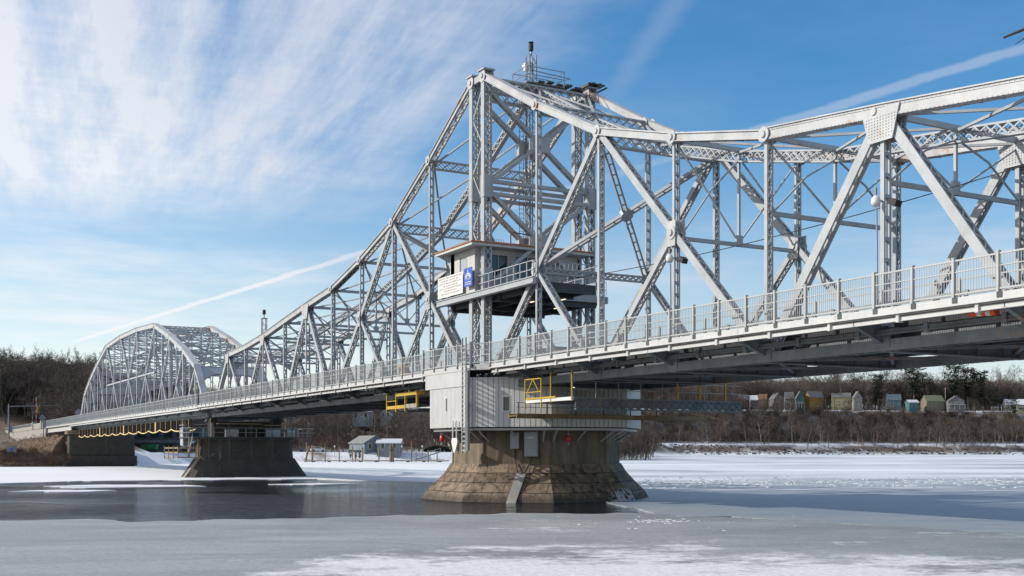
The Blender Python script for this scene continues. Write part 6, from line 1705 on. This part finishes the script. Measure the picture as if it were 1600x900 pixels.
# thin veils elsewhere, thicker low down
v1 = smooth(noise(N, L, 1.0, 7, 0.62, comb(mth(N, L, 'MULTIPLY', U, 0.5), mth(N, L, 'MULTIPLY', Vv, 0.42))).outputs[0], 0.42, 0.72)
veil = mth(N, L, 'MULTIPLY', v1, mth(N, L, 'ADD', mth(N, L, 'MULTIPLY', smooth(Vv, 3.0, 6.5), 0.6), 0.1))
low = mth(N, L, 'ADD', mth(N, L, 'MULTIPLY', smooth(Vv, 2.9, 7.5), 0.36), mth(N, L, 'MULTIPLY', smooth(Vv, 6.0, 16.0), 0.25))
# contrail: one straight trail, widening to the right, broken in the middle
k_ = 1.0 / math.hypot(1.444, 1.0)
dist = lin(1.444 * k_, k_, -(1.444 * -4.0 + 10.45) * k_)
jit = mth(N, L, 'MULTIPLY', mth(N, L, 'SUBTRACT', noise(N, L, 3.5, 6, 0.65, comb(U, Vv)).outputs[0], 0.5), 0.09)
wid = smooth(U, -4.5, 1.5)
half = mth(N, L, 'ADD', mth(N, L, 'MULTIPLY', wid, -0.005), 0.055)
ad = mth(N, L, 'ABSOLUTE', mth(N, L, 'ADD', dist, jit))
prof_c = mth(N, L, 'SUBTRACT', 1.0, mth(N, L, 'DIVIDE', ad, half), None, True)
gap = mth(N, L, 'ADD', smooth(U, -0.3, -0.75), smooth(U, 0.35, 0.75))
con = mth(N, L, 'MULTIPLY', mth(N, L, 'MULTIPLY', smooth(prof_c, 0.0, 0.7), mth(N, L, 'MAXIMUM', gap, 0.3)), 0.78)
con = mth(N, L, 'MULTIPLY', con, smooth(U, -4.15, -3.9))
con = mth(N, L, 'MULTIPLY', con, mth(N, L, 'SUBTRACT', 1.0, mth(N, L, 'MULTIPLY', smooth(U, 0.0, 0.8), 0.6)))
d2 = mth(N, L, 'ABSOLUTE', mth(N, L, 'ADD', lin(1, 0.129, -0.6967), mth(N, L, 'MULTIPLY', jit, 0.7)))
con2 = mth(N, L, 'MULTIPLY', mth(N, L, 'MULTIPLY', smooth(d2, 0.06, 0.0), 0.14), smooth(Vv, 3.6, 2.7))
def scr(a, b): return mth(N, L, 'SUBTRACT', 1.0, mth(N, L, 'MULTIPLY', mth(N, L, 'SUBTRACT', 1.0, a), mth(N, L, 'SUBTRACT', 1.0, b)))
mask = scr(scr(scr(mth(N, L, 'MULTIPLY', c1, 0.9), veil), scr(con, con2)), low)
mask = mth(N, L, 'MULTIPLY', mask, 0.92)
hs = N.new('ShaderNodeHueSaturation'); hs.inputs['Saturation'].default_value = 1.45; hs.inputs['Value'].default_value = 1.5; L.new(sky.outputs[0], hs.inputs['Color'])
CB = 8.6
cc = mixc(N, L, glare, (CB * 0.86, CB * 0.9, CB * 1.0), (CB * 1.12, CB * 1.12, CB * 1.13))
L.new(mixc(N, L, mask, hs.outputs[0], cc), bg.inputs['Color']); bg.inputs['Strength'].default_value = 0.1

sl = bpy.data.lights.new('Sun', 'SUN'); sl.energy = 5.0; sl.angle = R(0.55); sl.color = (1.0, 0.945, 0.86)
so = bpy.data.objects.new('Sun', sl); COL.objects.link(so); so.rotation_euler = (R(90) - SUN_EL, 0, math.atan2(-0.5, 0.866)); so.location = (0, -60, 60)

cam = bpy.data.cameras.new('Camera'); cam.sensor_width = 36; cam.sensor_fit = 'HORIZONTAL'; cam.lens = FPX / 1600 * 36; cam.shift_y = (HORIZON - 450) / 1600
cam.clip_start = 0.1; cam.clip_end = 12000
co = bpy.data.objects.new('Camera', cam); COL.objects.link(co); co.location = CAM; co.rotation_euler = (R(90), 0, TH); sc.camera = co
sc.view_settings.view_transform = 'Standard'; sc.view_settings.look = 'None'; sc.view_settings.gamma = 1; sc.view_settings.exposure = 0.0
sc.view_settings.use_curve_mapping = False
sc.cycles.max_bounces = 6; sc.cycles.diffuse_bounces = 3; sc.cycles.glossy_bounces = 3; sc.cycles.transmission_bounces = 2; sc.cycles.use_denoising = True
